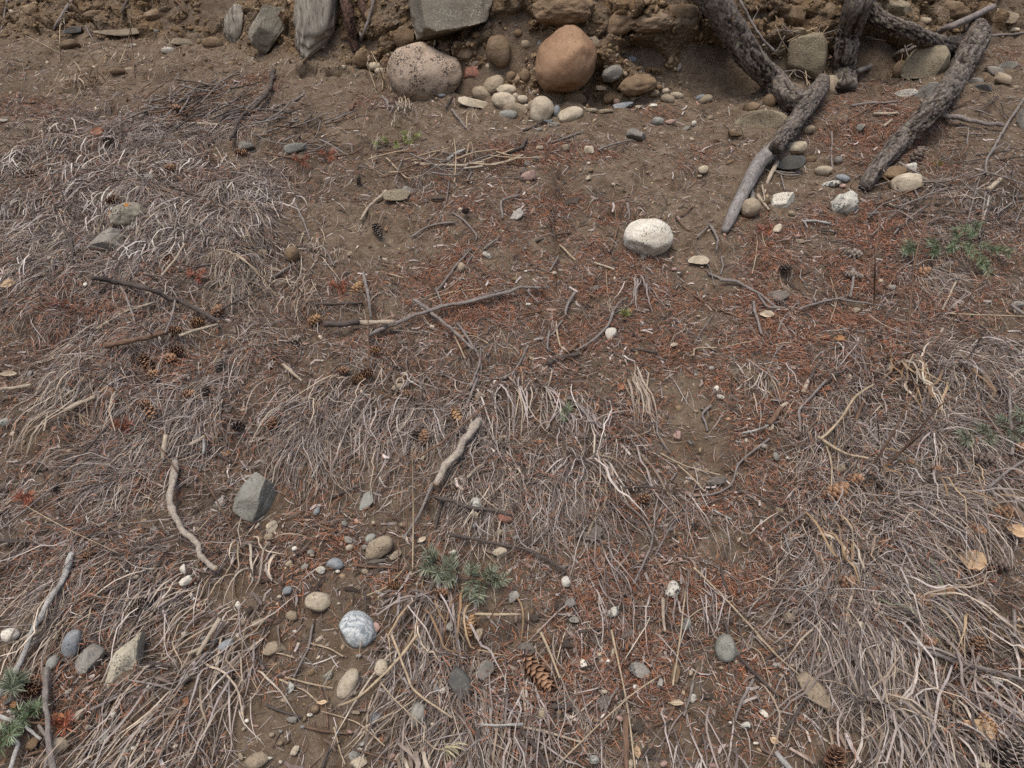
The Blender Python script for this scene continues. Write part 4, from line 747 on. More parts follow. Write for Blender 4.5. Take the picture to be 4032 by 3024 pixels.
K([(1455, 1318), (1524, 1288), (1619, 1248), (1738, 1210), (1905, 1172), (2000, 1150), (2062, 1130), (2128, 1131), 17], 'grey', 'long crooked grey branch lying across the middle of the slope', 'branch', 'branch', taper=.7, shoots=[[(1830, 1188), (1900, 1165), (2000, 1135), 7], [(2062, 1130), (2090, 1160), (2120, 1190), 8]], up=.02)
K([(1629, 1181), (1676, 1212), (1743, 1269), (1810, 1321), (1862, 1376), 16], 'grey', 'grey branch crossing over the long crooked branch', 'branch', 'branch', up=.03); K([(1238, 1200), (1330, 1196), (1429, 1193), 11], 'dark'); K([(1114, 1436), (1150, 1466), (1188, 1500), 17], 'pale', 'short whitish peeled stick lying in the grass below the peeled-end stick', 'stick', 'stick'); K([(1981, 1490), (2030, 1455), (2080, 1360), 12], 'grey', shoots=[[(1981, 1490), (1920, 1488), (1838, 1455), 8]])
K([(1480, 1070), (1540, 1080), (1590, 1095), 8], 'straw'); K([(1530, 1300), (1600, 1305), (1665, 1312), 8], 'grey'); K([(1690, 1180), (1780, 1150), (1900, 1138), 6], 'straw'); K([(1715, 1135), (1740, 1195), (1728, 1200), 8], 'grey', up=.02); K([(1800, 1270), (1860, 1360), (1890, 1420), (1850, 1530), 11], 'grey'); K([(1860, 1310), (1930, 1390), 8], 'brown'); K([(1945, 1350), (1920, 1400), 9], 'grey'); K([(1790, 1320), (1830, 1410), 7], 'straw', up=.02)
K([(2414, 1226), (2395, 1279), (2333, 1340), (2267, 1380), 12], 'grey', 'curved grey twig hooked beside the white broken chunk', shoots=[[(2414, 1226), (2440, 1190), (2470, 1170), 8]], up=.015); K([(2165, 1428), (2200, 1412), (2281, 1393), 24], 'dark', 'short dark bark-covered stick below the hooked grey twig', 'stick', 'stick', up=.015); K([(2238, 1383), (2276, 1353), 17], 'brown'); K([(2262, 1150), (2233, 1207), (2225, 1240), 13], 'grey', up=.012); K([(2215, 1260), (2180, 1310), (2150, 1330), 9], 'grey'); K([(2035, 1243), (2130, 1225), (2225, 1195), 7], 'brown')
K([(2165, 1300), (2155, 1370), (2180, 1388), 10], 'grey'); K([(2190, 1285), (2205, 1360), (2235, 1385), 9], 'straw'); K([(2110, 950), (2180, 925), (2250, 915), 9], 'dark'); K([(2165, 1065), (2200, 1010), 9], 'grey'); K([(2205, 965), (2265, 1025), 8], 'straw'); K([(2340, 1035), (2400, 1055), (2420, 1062), 10], 'pale'); K([(2793, 883), (2826, 940), (2819, 988), 11], 'grey'); K([(2745, 935), (2790, 890), 8], 'grey'); K([(2680, 850), (2720, 820), (2770, 795), 8], 'brown'); K([(2660, 850), (2700, 900), (2740, 915), 8], 'brown'); K([(2470, 800), (2480, 850), (2475, 865), 10], 'grey'); K([(2405, 985), (2435, 890), 8], 'brown')
K([(2833, 1102), (2905, 1112), (2990, 1155), (3055, 1212), 14], 'grey', 'grey bent twig beside the bare soil below the white boulder'); K([(2790, 1078), (2840, 1098), 12], 'grey'); K([(2842, 1010), (2846, 1045), (2836, 1080), 9], 'grey'); K([(2965, 1190), (2975, 1240), (3000, 1315), 13], 'grey', up=.012); K([(2690, 1125), (2750, 1175), (2850, 1225), (2985, 1280), 8], 'brown'); K([(2475, 1372), (2540, 1378), (2590, 1388), 12], 'dark'); K([(2730, 1400), (2740, 1372), (2820, 1368), 8], 'straw', up=.015); K([(2460, 1415), (2470, 1440), 8], 'pale')
K([(3163, 869), (3220, 872), (3270, 880), 10], 'white'); K([(3218, 905), (3300, 915), 10], 'dark'); K([(3420, 855), (3450, 810), (3462, 765), 13], 'dark'); K([(3870, 865), (3885, 820), (3893, 770), 11], 'white'); K([(3560, 830), (3600, 870), (3640, 910), 9], 'brown'); K([(3500, 800), (3550, 830), (3610, 880), 8], 'straw'); K([(3360, 1060), (3360, 1110), (3350, 1170), 13], 'grey', up=.02)
K([(3145, 1217), (3230, 1190), (3325, 1171), 11], 'grey', up=.015); K([(3310, 1180), (3390, 1190), (3480, 1205), 9], 'grey', up=.015); K([(2985, 1160), (3020, 1205), (3090, 1212), 10], 'grey', up=.015); K([(3710, 1220), (3740, 1160), (3765, 1105), 10], 'pale', up=.02); K([(3010, 1490), (3060, 1380), (3120, 1340), 9], 'grey'); K([(3060, 1310), (3080, 1260), (3140, 1190), 9], 'grey'); K([(3160, 1545), (3175, 1515), (3187, 1493), 18], 'pale'); K([(3180, 1510), (3200, 1470), (3222, 1440), 18], 'dark'); K([(3200, 1560), (3270, 1490), (3330, 1450), 10], 'dark'); K([(3320, 1360), (3250, 1380), (3230, 1405), 8], 'grey')
K([(3970, 1490), (4010, 1460), (4045, 1450), 13], 'pale', up=.02); K([(3985, 1200), (4032, 1235), 13], 'grey', up=.015); K([(3740, 1235), (3870, 1240), (4032, 1245), 6], 'straw', up=.03)
K([(210, 812), (248, 893), (281, 964), (286, 1045), 16], 'dark', 'dark twig hanging down through the pale grass near the lichened rock', up=.03); K([(357, 1092), (476, 1114), (571, 1133), (667, 1176), (762, 1209), (857, 1266), 20], 'dark', 'long dark bent branch lying across the dry grass', 'branch', 'branch', up=.03, shoots=[[(357, 1112), (450, 1118), (545, 1128), 7]])
K([(476, 1126), (510, 1200), (533, 1276), 11], 'grey', up=.035); K([(381, 1295), (500, 1225), (614, 1188), 11], 'pale', up=.03); K([(705, 1323), (780, 1298), (857, 1274), 13], 'pale', up=.03); K([(419, 1362), (540, 1335), (657, 1309), 26], 'brown', 'brown bark-covered stick under the dark bent branch', 'stick', 'stick', up=.02); K([(560, 1080), (700, 1100), (860, 1150), 8], 'dark', up=.035); K([(700, 1070), (780, 1050), (850, 1040), 8], 'dark', up=.03); K([(0, 1532), (60, 1524), (121, 1517), 17], 'pale', 'pale split stick at the picture edge above the grass', 'stick', 'stick', up=.02)
K([(635, 1090), (690, 1020), (730, 960), 10], 'pale', up=.035); K([(690, 1180), (680, 1240), (650, 1310), 10], 'grey', up=.035); K([(850, 1230), (950, 1180), (1030, 1140), 8], 'dark', up=.03); K([(300, 1280), (400, 1300), (530, 1295), 9], 'grey', up=.025)
K([(252, 1614), (310, 1590), (372, 1560), 21], 'pale', 'pale peeled stick beside a tan leaf in the grass', 'stick', 'stick', up=.025); K([(287, 1580), (310, 1540), (316, 1500), 15], 'grey', up=.02); K([(171, 1696), (190, 1622), 10], 'pale', up=.02); K([(690, 1822), (676, 1905), (667, 1976), (681, 2024), (733, 2100), (781, 2152), (786, 2195), (850, 2236), 34], 'birch', 'pale broken log bending down through the grey grass', 'log', 'log', taper=.6, up=.03)
K([(657, 1717), (638, 1806), 20], 'pale', up=.02); K([(805, 1729), (800, 1788), 16], 'white', up=.02); K([(748, 1750), (805, 1719), 17], 'pale', up=.02); K([(805, 1805), (785, 1850), (767, 1888), 9], 'white'); K([(819, 1776), (860, 1790), (905, 1820), 14], 'dark'); K([(897, 1705), (1000, 1703), 10], 'grey'); K([(985, 1743), (1050, 1722), 12], 'pale'); K([(715, 1822), (780, 1840), 12], 'dark'); K([(950, 1842), (1025, 1835), 9], 'grey')
K([(229, 1862), (330, 1780), (440, 1660), (490, 1620), 11], 'dark', up=.03); K([(0, 2085), (120, 1990), (230, 1900), 9], 'grey', up=.025); K([(0, 2130), (60, 2135), (130, 2136), 20], 'dark', up=.015); K([(100, 1827), (160, 1820), (200, 1850), 9], 'grey')
K([(281, 2180), (267, 2234), (229, 2315), (171, 2405), (129, 2482), (100, 2567), (62, 2644), (-20, 2765), 25], 'white', 'long whitish stick slanting down to the picture edge', 'stick', 'stick', up=.03, taper=.9)
K([(181, 2632), (176, 2710), (186, 2805), (192, 2910), (212, 3040), 23], 'grey', 'long grey stick running down to the bottom edge', 'stick', 'stick', up=.03, taper=1.1); K([(0, 2820), (95, 2858), (162, 2912), 18], 'white', up=.02); K([(-10, 2848), (48, 2900), (71, 2936), (58, 2980), (40, 3040), 22], 'white', 'pale forked stick in the bottom corner tangle', 'stick', 'stick', up=.02); K([(205, 2890), (190, 2960), (170, 3040), 16], 'grey', up=.015); K([(150, 2858), (180, 2900), (195, 2950), 14], 'grey', up=.015); K([(110, 2845), (180, 2848), (235, 2875), 10], 'brown', up=.015)
K([(868, 2436), (824, 2510), (781, 2579), 21], 'pale', 'pale peeled stick with a knob end beside straw', 'stick', 'stick', up=.02); K([(740, 2575), (800, 2550), 17], 'pale', up=.012); K([(333, 2807), (440, 2755), (554, 2700), 12], 'grey', 'straight grey twig below the long tan-grey stone'); K([(290, 2980), (360, 2955), (400, 2945), 8], 'dark'); K([(352, 3018), (410, 2965), (473, 2900), 12], 'grey', up=.012); K([(270, 3020), (300, 2995), (355, 3000), 12], 'grey'); K([(430, 2530), (520, 2470), (560, 2390), (610, 2290), 8], 'dark', up=.02)
K([(280, 2840), (310, 2785), 12], 'dark'); K([(100, 2980), (150, 2960), (190, 2955), 10], 'brown'); K([(325, 2930), (350, 2870), 10], 'brown', up=.012)
K([(1886, 1655), (1829, 1738), (1781, 1805), (1714, 1907), 40], 'birch', 'peeling pale stick slanting down among the grass tufts', 'stick', 'stick', up=.025, taper=.75); K([(1702, 1905), (1672, 1975), (1643, 2043), (1590, 2120), 13], 'grey', up=.015); K([(1719, 1962), (1775, 1972), (1833, 1995), (1930, 2005), (2020, 2026), 18], 'dark', 'dark knobbly stick lying across the grass below the peeling pale stick', 'stick', 'stick', up=.02); K([(1743, 1967), (1728, 2020), (1714, 2073), 17], 'dark', up=.012); K([(1771, 2105), (1886, 2124), (2000, 2150), (2071, 2164), (2150, 2200), (2232, 2250), 15], 'dark', 'long dark twig above the low green fir sprig', up=.02); K([(1295, 1964), (1370, 1930), (1433, 1910), 11], 'dark'); K([(1650, 1800), (1740, 1740), (1800, 1690), (1930, 1580), 10], 'brown', up=.03); K([(1270, 1805), (1240, 1860), (1225, 1880), 9], 'white', up=.012); K([(1350, 1860), (1362, 1800), (1372, 1770), 12], 'brown'); K([(1610, 1700), (1616, 1750), (1605, 1790), 11], 'dark'); K([(1840, 1590), (1860, 1540), (1880, 1490), 12], 'grey', up=.02); K([(1385, 2226), (1480, 2230), (1590, 2240), 11], 'brown'); K([(1840, 1883), (1880, 1840), (1900, 1832), 13], 'pale', up=.012); K([(1100, 2190), (1060, 2240), 9], 'dark')
K([(2457, 1922), (2548, 1915), (2629, 1932), 12], 'dark', up=.015); K([(2276, 1724), (2370, 1722), (2470, 1726), 11], 'dark', up=.012); K([(3030, 1725), (2960, 1780), (2905, 1829), (2881, 1905), (2833, 1938), (2767, 1952), 10], 'grey', 'curved grey twig edging the patch of bare soil'); K([(2800, 1595), (2762, 1629), (2775, 1660), (2786, 1697), 11], 'grey', 'small angled grey twig on bare soil'); K([(2162, 2040), (2195, 2005), (2229, 1967), 17], 'brown', up=.015); K([(2243, 1562), (2290, 1610), (2338, 1672), 12], 'grey', up=.015); K([(2270, 1660), (2320, 1640), (2360, 1600), 9], 'brown'); K([(2585, 1660), (2590, 1710), (2640, 1785), 9], 'grey', up=.012); K([(2600, 1785), (2700, 1835), (2835, 1870), 7], 'straw', up=.012); K([(2670, 1830), (2720, 1875), (2775, 1935), 7], 'straw', up=.012); K([(2810, 2010), (2880, 2045), 9], 'white'); K([(2640, 1890), (2665, 1860), 9], 'grey'); K([(2550, 1710), (2556, 1670), 12], 'dark')
K([(2495, 2300), (2560, 2160), (2570, 2110), (2530, 2040), (2440, 1960), 9], 'grey', up=.025); K([(2920, 1705), (2990, 1690), (3050, 1662), 9], 'white', up=.012)
K([(3150, 1700), (3148, 1610), (3195, 1560), (3256, 1496), 12], 'grey', 'grey lichened twig curving up beside orange needles', up=.02); K([(3028, 1670), (3060, 1625), (3098, 1584), 24], 'brown', 'short bark-covered stick with a pale broken end', 'stick', 'stick', peel=.7, up=.012); K([(3985, 1790), (3980, 1650), (3972, 1529), 15], 'grey', 'upright grey twig behind the pale green fir sprig', up=.03); K([(3230, 1730), (3300, 1665), (3370, 1560), (3440, 1515), 11], 'straw', up=.04); K([(3220, 1720), (3330, 1785), (3420, 1805), 12], 'straw', up=.03); K([(3280, 1790), (3300, 1700), (3340, 1620), 8], 'brown', up=.02); K([(3370, 1660), (3395, 1590), (3405, 1570), 16], 'brown', up=.02); K([(3255, 1755), (3275, 1830), (3272, 1925), 8], 'straw', up=.03); K([(2995, 1690), (3045, 1665), (3075, 1658), 9], 'grey', up=.012); K([(3890, 1920), (3960, 1860), (4032, 1810), 14], 'grey', up=.03); K([(3060, 2100), (3110, 2060), (3200, 2000), 9], 'grey', up=.02); K([(3090, 2110), (3110, 2180), 8], 'white', up=.012)
K([(1231, 2460), (1219, 2534), (1195, 2586), (1157, 2668), 11], 'grey', 'forked grey twig beside the four-sided tan stone', shoots=[[(1195, 2586), (1225, 2610), (1248, 2650), 7]]); K([(2060, 2853), (1960, 2853), (1881, 2851), 12], 'white', up=.03); K([(1881, 2867), (1885, 2940), (1903, 3040), 26], 'dark', 'dark stick running down to the bottom edge through hanging grass', 'stick', 'stick', up=.02); K([(1048, 2777), (1110, 2800), (1190, 2826), 11], 'dark'); K([(1267, 3022), (1285, 2975), (1305, 2928), 14], 'dark', shoots=[[(1290, 2960), (1330, 2930), (1345, 2905), 7]]); K([(1643, 2500), (1580, 2580), (1514, 2653), (1405, 2748), (1333, 2778), 13], 'straw', 'pale straw stem slanting past the banded stone to bare soil', 'stem', 'straw', up=.03, taper=.6); K([(1543, 2500), (1590, 2620), (1629, 2715), (1781, 2826), 11], 'straw', 'bent straw stem crossing the hanging grass below the banded stone', 'stem', 'straw', up=.04); K([(1435, 2330), (1440, 2400), (1424, 2440), 9], 'dark', up=.02); K([(1120, 2665), (1210, 2690), (1310, 2708), 8], 'straw'); K([(1100, 2675), (1200, 2720), (1255, 2770), 8], 'straw'); K([(1250, 2680), (1285, 2780), (1290, 2868), 9], 'brown'); K([(1230, 2535), (1300, 2555), (1350, 2585), 7], 'straw'); K([(1160, 2590), (1100, 2570), (1030, 2570), 7], 'straw'); K([(1315, 2865), (1340, 2960), (1360, 3010), 8], 'straw'); K([(1200, 2860), (1270, 2880), (1370, 2890), 10], 'brown'); K([(1505, 2955), (1530, 3010), (1545, 3040), 12], 'dark'); K([(1870, 2418), (1960, 2420), (2050, 2422), 12], 'straw', up=.03); K([(1500, 2385), (1540, 2355), 14], 'grey')
K([(2610, 2354), (2618, 2484), 15], 'pale', 'straight pale peeled twig standing in the orange needle litter'); K([(2432, 2707), (2405, 2750), (2382, 2808), 13], 'grey'); K([(2469, 2815), (2465, 2920), (2474, 3040), 27], 'brown', 'brown bark-covered stick running down to the bottom edge', 'stick', 'stick', up=.012); K([(2967, 2674), (2925, 2750), (2896, 2834), 13], 'grey', shoots=[[(2962, 2690), (2990, 2760), (3010, 2860), 8]]); K([(2730, 2234), (2800, 2300), (2880, 2383), (2970, 2480), (3060, 2585), 9], 'straw', 'long straw stem slanting past the grey-green egg stone', 'stem', 'straw', up=.015); K([(2855, 2450), (2896, 2566), (2988, 2666), (3060, 2735), 13], 'dark', 'long dark twig touching the grey-green egg stone', up=.012); K([(2025, 2749), (2110, 2755), (2199, 2757), 12], 'brown', up=.015); K([(2166, 2782), (2249, 2786), 20], 'dark', 'short dark stick with a white broken end below the long brown cone', 'stick', 'stick', up=.012); K([(2249, 2790), (2300, 2830), (2349, 2862), 10], 'grey'); K([(2000, 2852), (2140, 2880), (2292, 2925), 13], 'pale', up=.015); K([(2176, 2807), (2178, 2900), (2182, 2982), 16], 'dark'); K([(2050, 2873), (2110, 2940), (2152, 3016), 21], 'dark', up=.015); K([(2282, 2487), (2360, 2480), (2432, 2450), 11], 'dark'); K([(2730, 2682), (2715, 2750), (2693, 2818), 12], 'grey'); K([(2838, 2234), (2850, 2290), (2872, 2334), 11], 'dark'); K([(2374, 2234), (2400, 2320), (2432, 2394), 10], 'dark'); K([(2435, 2575), (2520, 2570), (2595, 2590), 8], 'brown'); K([(2408, 2480), (2450, 2680), (2480, 2850), (2500, 3030), 9], 'straw', 'long pale straw stem running down beside the brown bark stick', 'stem', 'straw', up=.02); K([(2570, 2860), (2640, 2830), (2720, 2800), 9], 'brown'); K([(2650, 2700), (2672, 2560), (2700, 2330), 9], 'straw', up=.02); K([(2130, 2490), (2170, 2580), (2205, 2670), 11], 'straw', up=.025); K([(2200, 3010), (2330, 2880), (2480, 2740), (2600, 2660), 7], 'straw', up=.02); K([(2620, 2840), (2650, 2790), (2665, 2720), 13], 'brown'); K([(2230, 2865), (2270, 2920), 15], 'dark'); K([(2500, 2985), (2590, 2985), 9], 'dark')
K([(3646, 2558), (3770, 2608), (3900, 2640), (4050, 2680), 21], 'grey', 'grey stick lying beneath the broad-bladed grass to the picture edge', 'stick', 'stick', up=.02); K([(3082, 2898), (3130, 2820), (3181, 2732), 15], 'dark', 'dark twig beside the half-hidden tan rock', up=.02); K([(3055, 2960), (3120, 3035), 23], 'white', 'pale frayed stick at the bottom edge beside orange needles', 'stick', 'stick', up=.012); K([(2982, 2655), (3040, 2710), (3100, 2760), 12], 'brown'); K([(3010, 2600), (3060, 2570), (3110, 2545), 11], 'dark'); K([(2982, 2500), (3060, 2580), (3150, 2660), 8], 'straw', up=.015); K([(3990, 2400), (3996, 2500), (4000, 2530), 16], 'grey', up=.02)
# thin dry stems caught around the roots and scattered everywhere
g = np.random.default_rng(5)
for k in range(24):
    x, y = g.uniform(3085, 3270), g.uniform(120, 320); a = g.uniform(0, math.pi); l = g.uniform(25, 75)
    K([(x - l * math.cos(a), y - l * math.sin(a)), (x + g.normal() * 12, y + g.normal() * 12), (x + l * math.cos(a), y + l * math.sin(a)), 4.5], 'grey' if k % 2 else 'straw', 'thin dry stem tangled between the two thick roots', 'stem', 'dry_stem', group='dry stems tangled in the roots', up=.01 + .03 * g.random())
for k in range(16):
    x, y = g.uniform(3400, 3620), g.uniform(150, 320); a = g.uniform(0, math.pi); l = g.uniform(25, 60)
    K([(x - l * math.cos(a), y - l * math.sin(a)), (x + l * math.cos(a), y + l * math.sin(a)), 5], 'grey' if k % 2 else 'brown', 'thin dry stem lying in the hollow under the arched root', 'stem', 'dry_stem', group='dry stems under the arched root', up=.005 + .02 * g.random())

# loose thin twigs all over the litter
def weighted_cells(Dn, n, g, near=1.0, margin=260):
    w = Dn * MASK * (.3 + .7 * np.minimum((1.7 / DE) ** near, 2.2))
    inx = (PX > -margin) & (PX < PW + margin) & (PY < PH + margin) & (PY > -120)
    w = w * np.where(inx, 1., .22) * (np.abs(UU) < 3.9) * (QQ > -.3)
    edge = np.abs(PX - PW / 2) / PW; w = w * (edge < 1.0)
    c = np.cumsum(w.ravel()); r = g.random(n) * c[-1]; k = np.searchsorted(c, r)
    i, j = np.unravel_index(np.minimum(k, w.size - 1), w.shape)
    return US[i] + (g.random(n) - .5) * STEP, QS[j] + (g.random(n) - .5) * STEP
def in_frame(Dn, n, g):
    w = Dn * MASK * ((PX > 20) & (PX < 4010) & (PY > 300) & (PY < 3000)) / DE ** 1.2
    c = np.cumsum(w.ravel()); k = np.searchsorted(c, g.random(n) * c[-1]); i, j = np.unravel_index(np.minimum(k, w.size - 1), w.shape)
    return PX[i, j], PY[i, j], DE[i, j]
g = np.random.default_rng(21)
xs, ys, ds = in_frame(.35 + GD + ND, 150, g)
for x, y, dd in zip(xs, ys, ds):
    kk = 1 / mpp(dd); a = g.uniform(-math.pi, math.pi); l = g.uniform(.03, .11) * kk; w = g.uniform(.0022, .0042) * kk; b = g.normal() * .18 * l
    y0 = lambda v: float(np.clip(v, 250, 3100))
    mt = ('grey', 'dark', 'brown', 'grey', 'straw')[int(g.integers(5))]
    K([(x - l * math.cos(a), y0(y - l * math.sin(a) * .8)), (x - b * math.sin(a), y0(y + b * math.cos(a))), (x + l * math.cos(a), y0(y + l * math.sin(a) * .8)), w], mt, lab('loose thin %s twig' % dict(grey='grey', dark='dark', brown='brown', straw='straw-coloured')[mt], x, y), 'twig', 'loose_twig', group='loose thin twigs in the litter', up=.004 + .012 * g.random())
# brushy heaps of twigs
def brush(n, x0, x1, y0_, y1, ang, spread, lo, hi, label, group, seed, mats=('grey', 'dark', 'brown', 'grey')):
    g = np.random.default_rng(seed)
    for k in range(n):
        x, y = g.uniform(x0, x1), g.uniform(y0_, y1); a = R(ang) + g.normal() * spread; l = g.uniform(lo, hi); b = g.normal() * .12 * l
        K([(x - l * math.cos(a), y + l * math.sin(a) * .8), (x + b * math.sin(a), y + b * math.cos(a)), (x + l * math.cos(a), y - l * math.sin(a) * .8), g.uniform(4.5, 8.5)], mats[k % len(mats)], label, 'twig', 'brush_twig', group=group, up=.008 + .035 * g.random())
brush(60, 560, 1000, 330, 470, 28, .45, 30, 95, 'thin twig in the brushy heap beside the dark crooked branch', 'brushy twig heap on the slope', 1)
brush(34, 1050, 1450, 420, 600, 20, .5, 25, 80, 'thin twig in the loose brush above the burrow hole', 'loose brush above the burrow hole', 2)
brush(26, 1480, 2050, 580, 700, 8, .35, 40, 110, 'thin twig lying along the ledge below the bright green sprig', 'twigs along the ledge', 3, ('straw', 'grey', 'brown'))
brush(46, 3480, 4030, 680, 880, 30, .7, 40, 120, 'thin twig in the brush above the green fir branch', 'brush above the fir branch', 4)
brush(22, 3650, 4030, 380, 640, 60, .7, 25, 70, 'thin twig scattered beside the long leaning root', 'twigs beside the leaning root', 5)

# ------------------------------------------------------------------ fir cones
def cone_scale_mesh(mat):
    nx, ny = 5, 4; x = np.linspace(-1, 1, nx); y = np.linspace(0, 1, ny); X, Y = np.meshgrid(x, y, indexing='ij')
    wd_ = .30 + .70 * np.sin(np.clip(Y * 1.9, 0, np.pi / 2)) ** 1.0; wd_ = np.where(Y > .9, .62, wd_)
    Xw = X * wd_ * .50; Yw = Y * (1 - .10 * X ** 2); Z = .16 * Y ** 2 - .16 * X ** 2 * (.3 + Y)
    top = np.stack([Xw, Yw, Z + .05 * (1 - Y)], -1).reshape(-1, 3); bot = np.stack([Xw * .96, Yw * .97, Z - .07 * (1 - .4 * Y)], -1).reshape(-1, 3)
    V = np.vstack([top, bot]); Fq = []
    for i in range(nx - 1):
        for j in range(ny - 1):
            a = i * ny + j; Fq.append((a, a + ny, a + ny + 1, a + 1)); b = a + nx * ny; Fq.append((b, b + 1, b + ny + 1, b + ny))
    for i in range(nx - 1): a = i * ny + ny - 1; Fq.append((a, a + ny, a + ny + nx * ny, a + nx * ny))
    for j in range(ny - 1):
        a = j; Fq.append((a, a + 1, a + 1 + nx * ny, a + nx * ny)); a = (nx - 1) * ny + j; Fq.append((a, a + nx * ny, a + 1 + nx * ny, a + 1))
    return np.array(V), np.array(Fq), np.concatenate([Y.ravel(), Y.ravel() * .3])
SV, SF, STIP = cone_scale_mesh(None)
SCALE_ME = {k: mesh_np('scale', SV, SF, v[0], attr={'tip': STIP}) for k, v in CN.items()}
def scale_frames(n, L, Rm, open_, g):
    out = []
    for i in range(n):
        t = (i + .5) / n; a = i * 2.39996 + g.normal() * .06; prof = math.sin(math.pi * (.10 + .80 * t ** .9)) ** .75
        r = Rm * prof; z = -L / 2 + L * (.02 + .86 * t); out_ = np.array([math.cos(a), math.sin(a), 0]); ax = np.array([0, 0, 1.])
        op = open_ * (1.25 - .75 * t) + g.normal() * .06
        yd = out_ * math.sin(op) + ax * math.cos(op); xd = np.cross(yd, out_ * math.cos(op) - ax * math.sin(op)); zd = np.cross(xd, yd)
        ln = (.70 * r + .11 * L) * (1 + g.normal() * .06); pos = out_ * r * .34 + ax * z
        out.append((np.stack([xd * ln * 1.05, yd * ln, zd * ln], 1), pos))
    return out
def cone(px, py, L, S, ang, kind='brown', open_=.85, label=None, up=.010):
    p, n, d, dep = at(px, py); k = mpp(dep); Lm, Sm = L * k, S * k; g = np.random.default_rng(int(px * 7 + py))
    A0 = EU * math.cos(R(ang)) + UPC * math.sin(R(ang)); foreshort = .35 if L / S > 1.2 else .9
    A0 = A0 - n * (A0 @ n) * .6 + d * foreshort * (-1 if py % 2 else 1) * .5; ax = A0 / np.linalg.norm(A0)
    true = Lm / max(.55, np.linalg.norm(ax - d * (ax @ d)))
    if true < Sm * 1.25: true = Sm * 1.25
    X = np.cross(ax, d); X /= np.linalg.norm(X); Y = np.cross(ax, X)
    ctr = p - d * ((Sm * .36 + up) / max(.35, -(d @ n)))
    Mx = Matrix(((X[0], Y[0], ax[0], ctr[0]), (X[1], Y[1], ax[1], ctr[1]), (X[2], Y[2], ax[2], ctr[2]), (0, 0, 0, 1)))
    if label is None:
        word = {'brown': 'brown', 'dark': 'dark', 'grey': 'weathered grey', 'tan': 'tan-orange'}[kind]
        szw = 'large' if L > 85 else 'small' if L < 42 else 'mid-sized'
        label = lab(f'{szw} {word} fir cone', px, py)
    else: USED[label] = 1
    o = tag(empty('fir_cone', ctr), label, 'cone', 'fir cones on the slope'); o.matrix_world = Mx
    ln = 18; z = np.linspace(-true / 2, true / 2 * .92, ln); rr = Sm * .5 * .46 * np.sin(np.pi * (.08 + .86 * np.linspace(0, 1, ln))) ** .8
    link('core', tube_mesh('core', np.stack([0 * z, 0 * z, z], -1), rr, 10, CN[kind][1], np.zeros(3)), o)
    Rm = Sm * .5 * .80; ns = 36 if L > 60 else 28; fr = scale_frames(ns, true, Rm, open_, g)
    if L >= 62:
        for m3, pos in fr:
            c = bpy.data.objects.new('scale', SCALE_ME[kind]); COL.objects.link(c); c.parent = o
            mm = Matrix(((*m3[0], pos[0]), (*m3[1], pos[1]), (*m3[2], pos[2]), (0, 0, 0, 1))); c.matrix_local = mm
    else:
        V = np.concatenate([SV @ m3.T + pos for m3, pos in fr]); Fq = np.concatenate([SF + i * len(SV) for i in range(ns)])
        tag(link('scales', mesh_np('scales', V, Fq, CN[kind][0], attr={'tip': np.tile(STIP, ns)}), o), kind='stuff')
    clear_under(px, py, L, S, ang, .35)
    return o
CONES = '''686 426 40 34 20 brown|948 600 46 36 0 brown|667 662 36 36 40 brown|126 695 48 44 30 brown|428 557 36 32 0 dark|781 524 38 34 30 dark|1412 709 30 26 80 dark|3611 614 68 42 60 dark|443 786 54 34 5 brown|857 1226 46 46 70 brown|776 1269 50 42 20 tan|690 1298 46 36 0 brown|576 1426 72 46 -60 brown|667 1412 48 42 30 brown|695 1379 44 38 0 brown|862 1440 52 36 80 grey|600 1474 46 40 30 brown|414 1460 44 34 0 dark
1486 905 54 34 -70 grey|1833 831 28 26 0 dark|1238 1260 46 44 30 tan|1157 1340 50 40 40 grey|1405 1140 60 44 70 tan|1476 1379 40 38 0 tan|1348 1460 44 38 10 brown|1443 1469 46 42 0 brown|1410 1493 48 44 20 tan|3092 1055 44 40 10 dark|3358 1083 78 38 -8 grey|3363 1002 52 46 0 grey|3634 1074 50 46 30 brown|3072 1193 48 34 0 dark|2985 480 1 1 0 x
595 1624 60 50 -60 brown|562 1590 50 40 20 brown|743 1552 46 42 10 brown|805 1543 42 36 60 dark|938 1681 44 40 0 dark|219 1919 34 28 80 dark|333 2190 42 36 30 brown|1071 1671 60 48 80 brown|1595 1552 50 42 0 brown|1645 1705 66 46 70 dark|1671 1724 64 46 85 brown|1800 1638 84 60 -65 tan|2529 1971 58 54 50 brown|2738 2067 28 26 0 dark
3292 1938 92 64 50 brown|3363 1890 70 56 10 brown|3339 1757 54 44 0 dark|3572 1829 50 40 20 brown|3192 2062 62 56 30 dark|3825 2081 94 52 -10 brown|3953 2019 96 52 8 brown|3934 2224 86 48 0 dark|3877 1810 60 50 20 dark|4015 1762 46 44 0 brown|3690 1850 40 34 0 brown
114 2715 76 50 -15 brown|543 2391 84 48 40 dark|1852 2467 92 52 85 tan|1548 2305 44 38 0 tan|1738 2334 50 46 0 brown|2114 2645 165 92 -62 brown|3289 2993 90 78 80 brown|3887 2848 82 62 -70 tan|3978 2973 120 100 60 grey|3621 2371 86 68 -20 brown|3845 2545 80 64 60 brown|3721 2334 60 50 20 brown|3339 2292 66 58 0 brown|3660 2530 56 44 20 brown'''
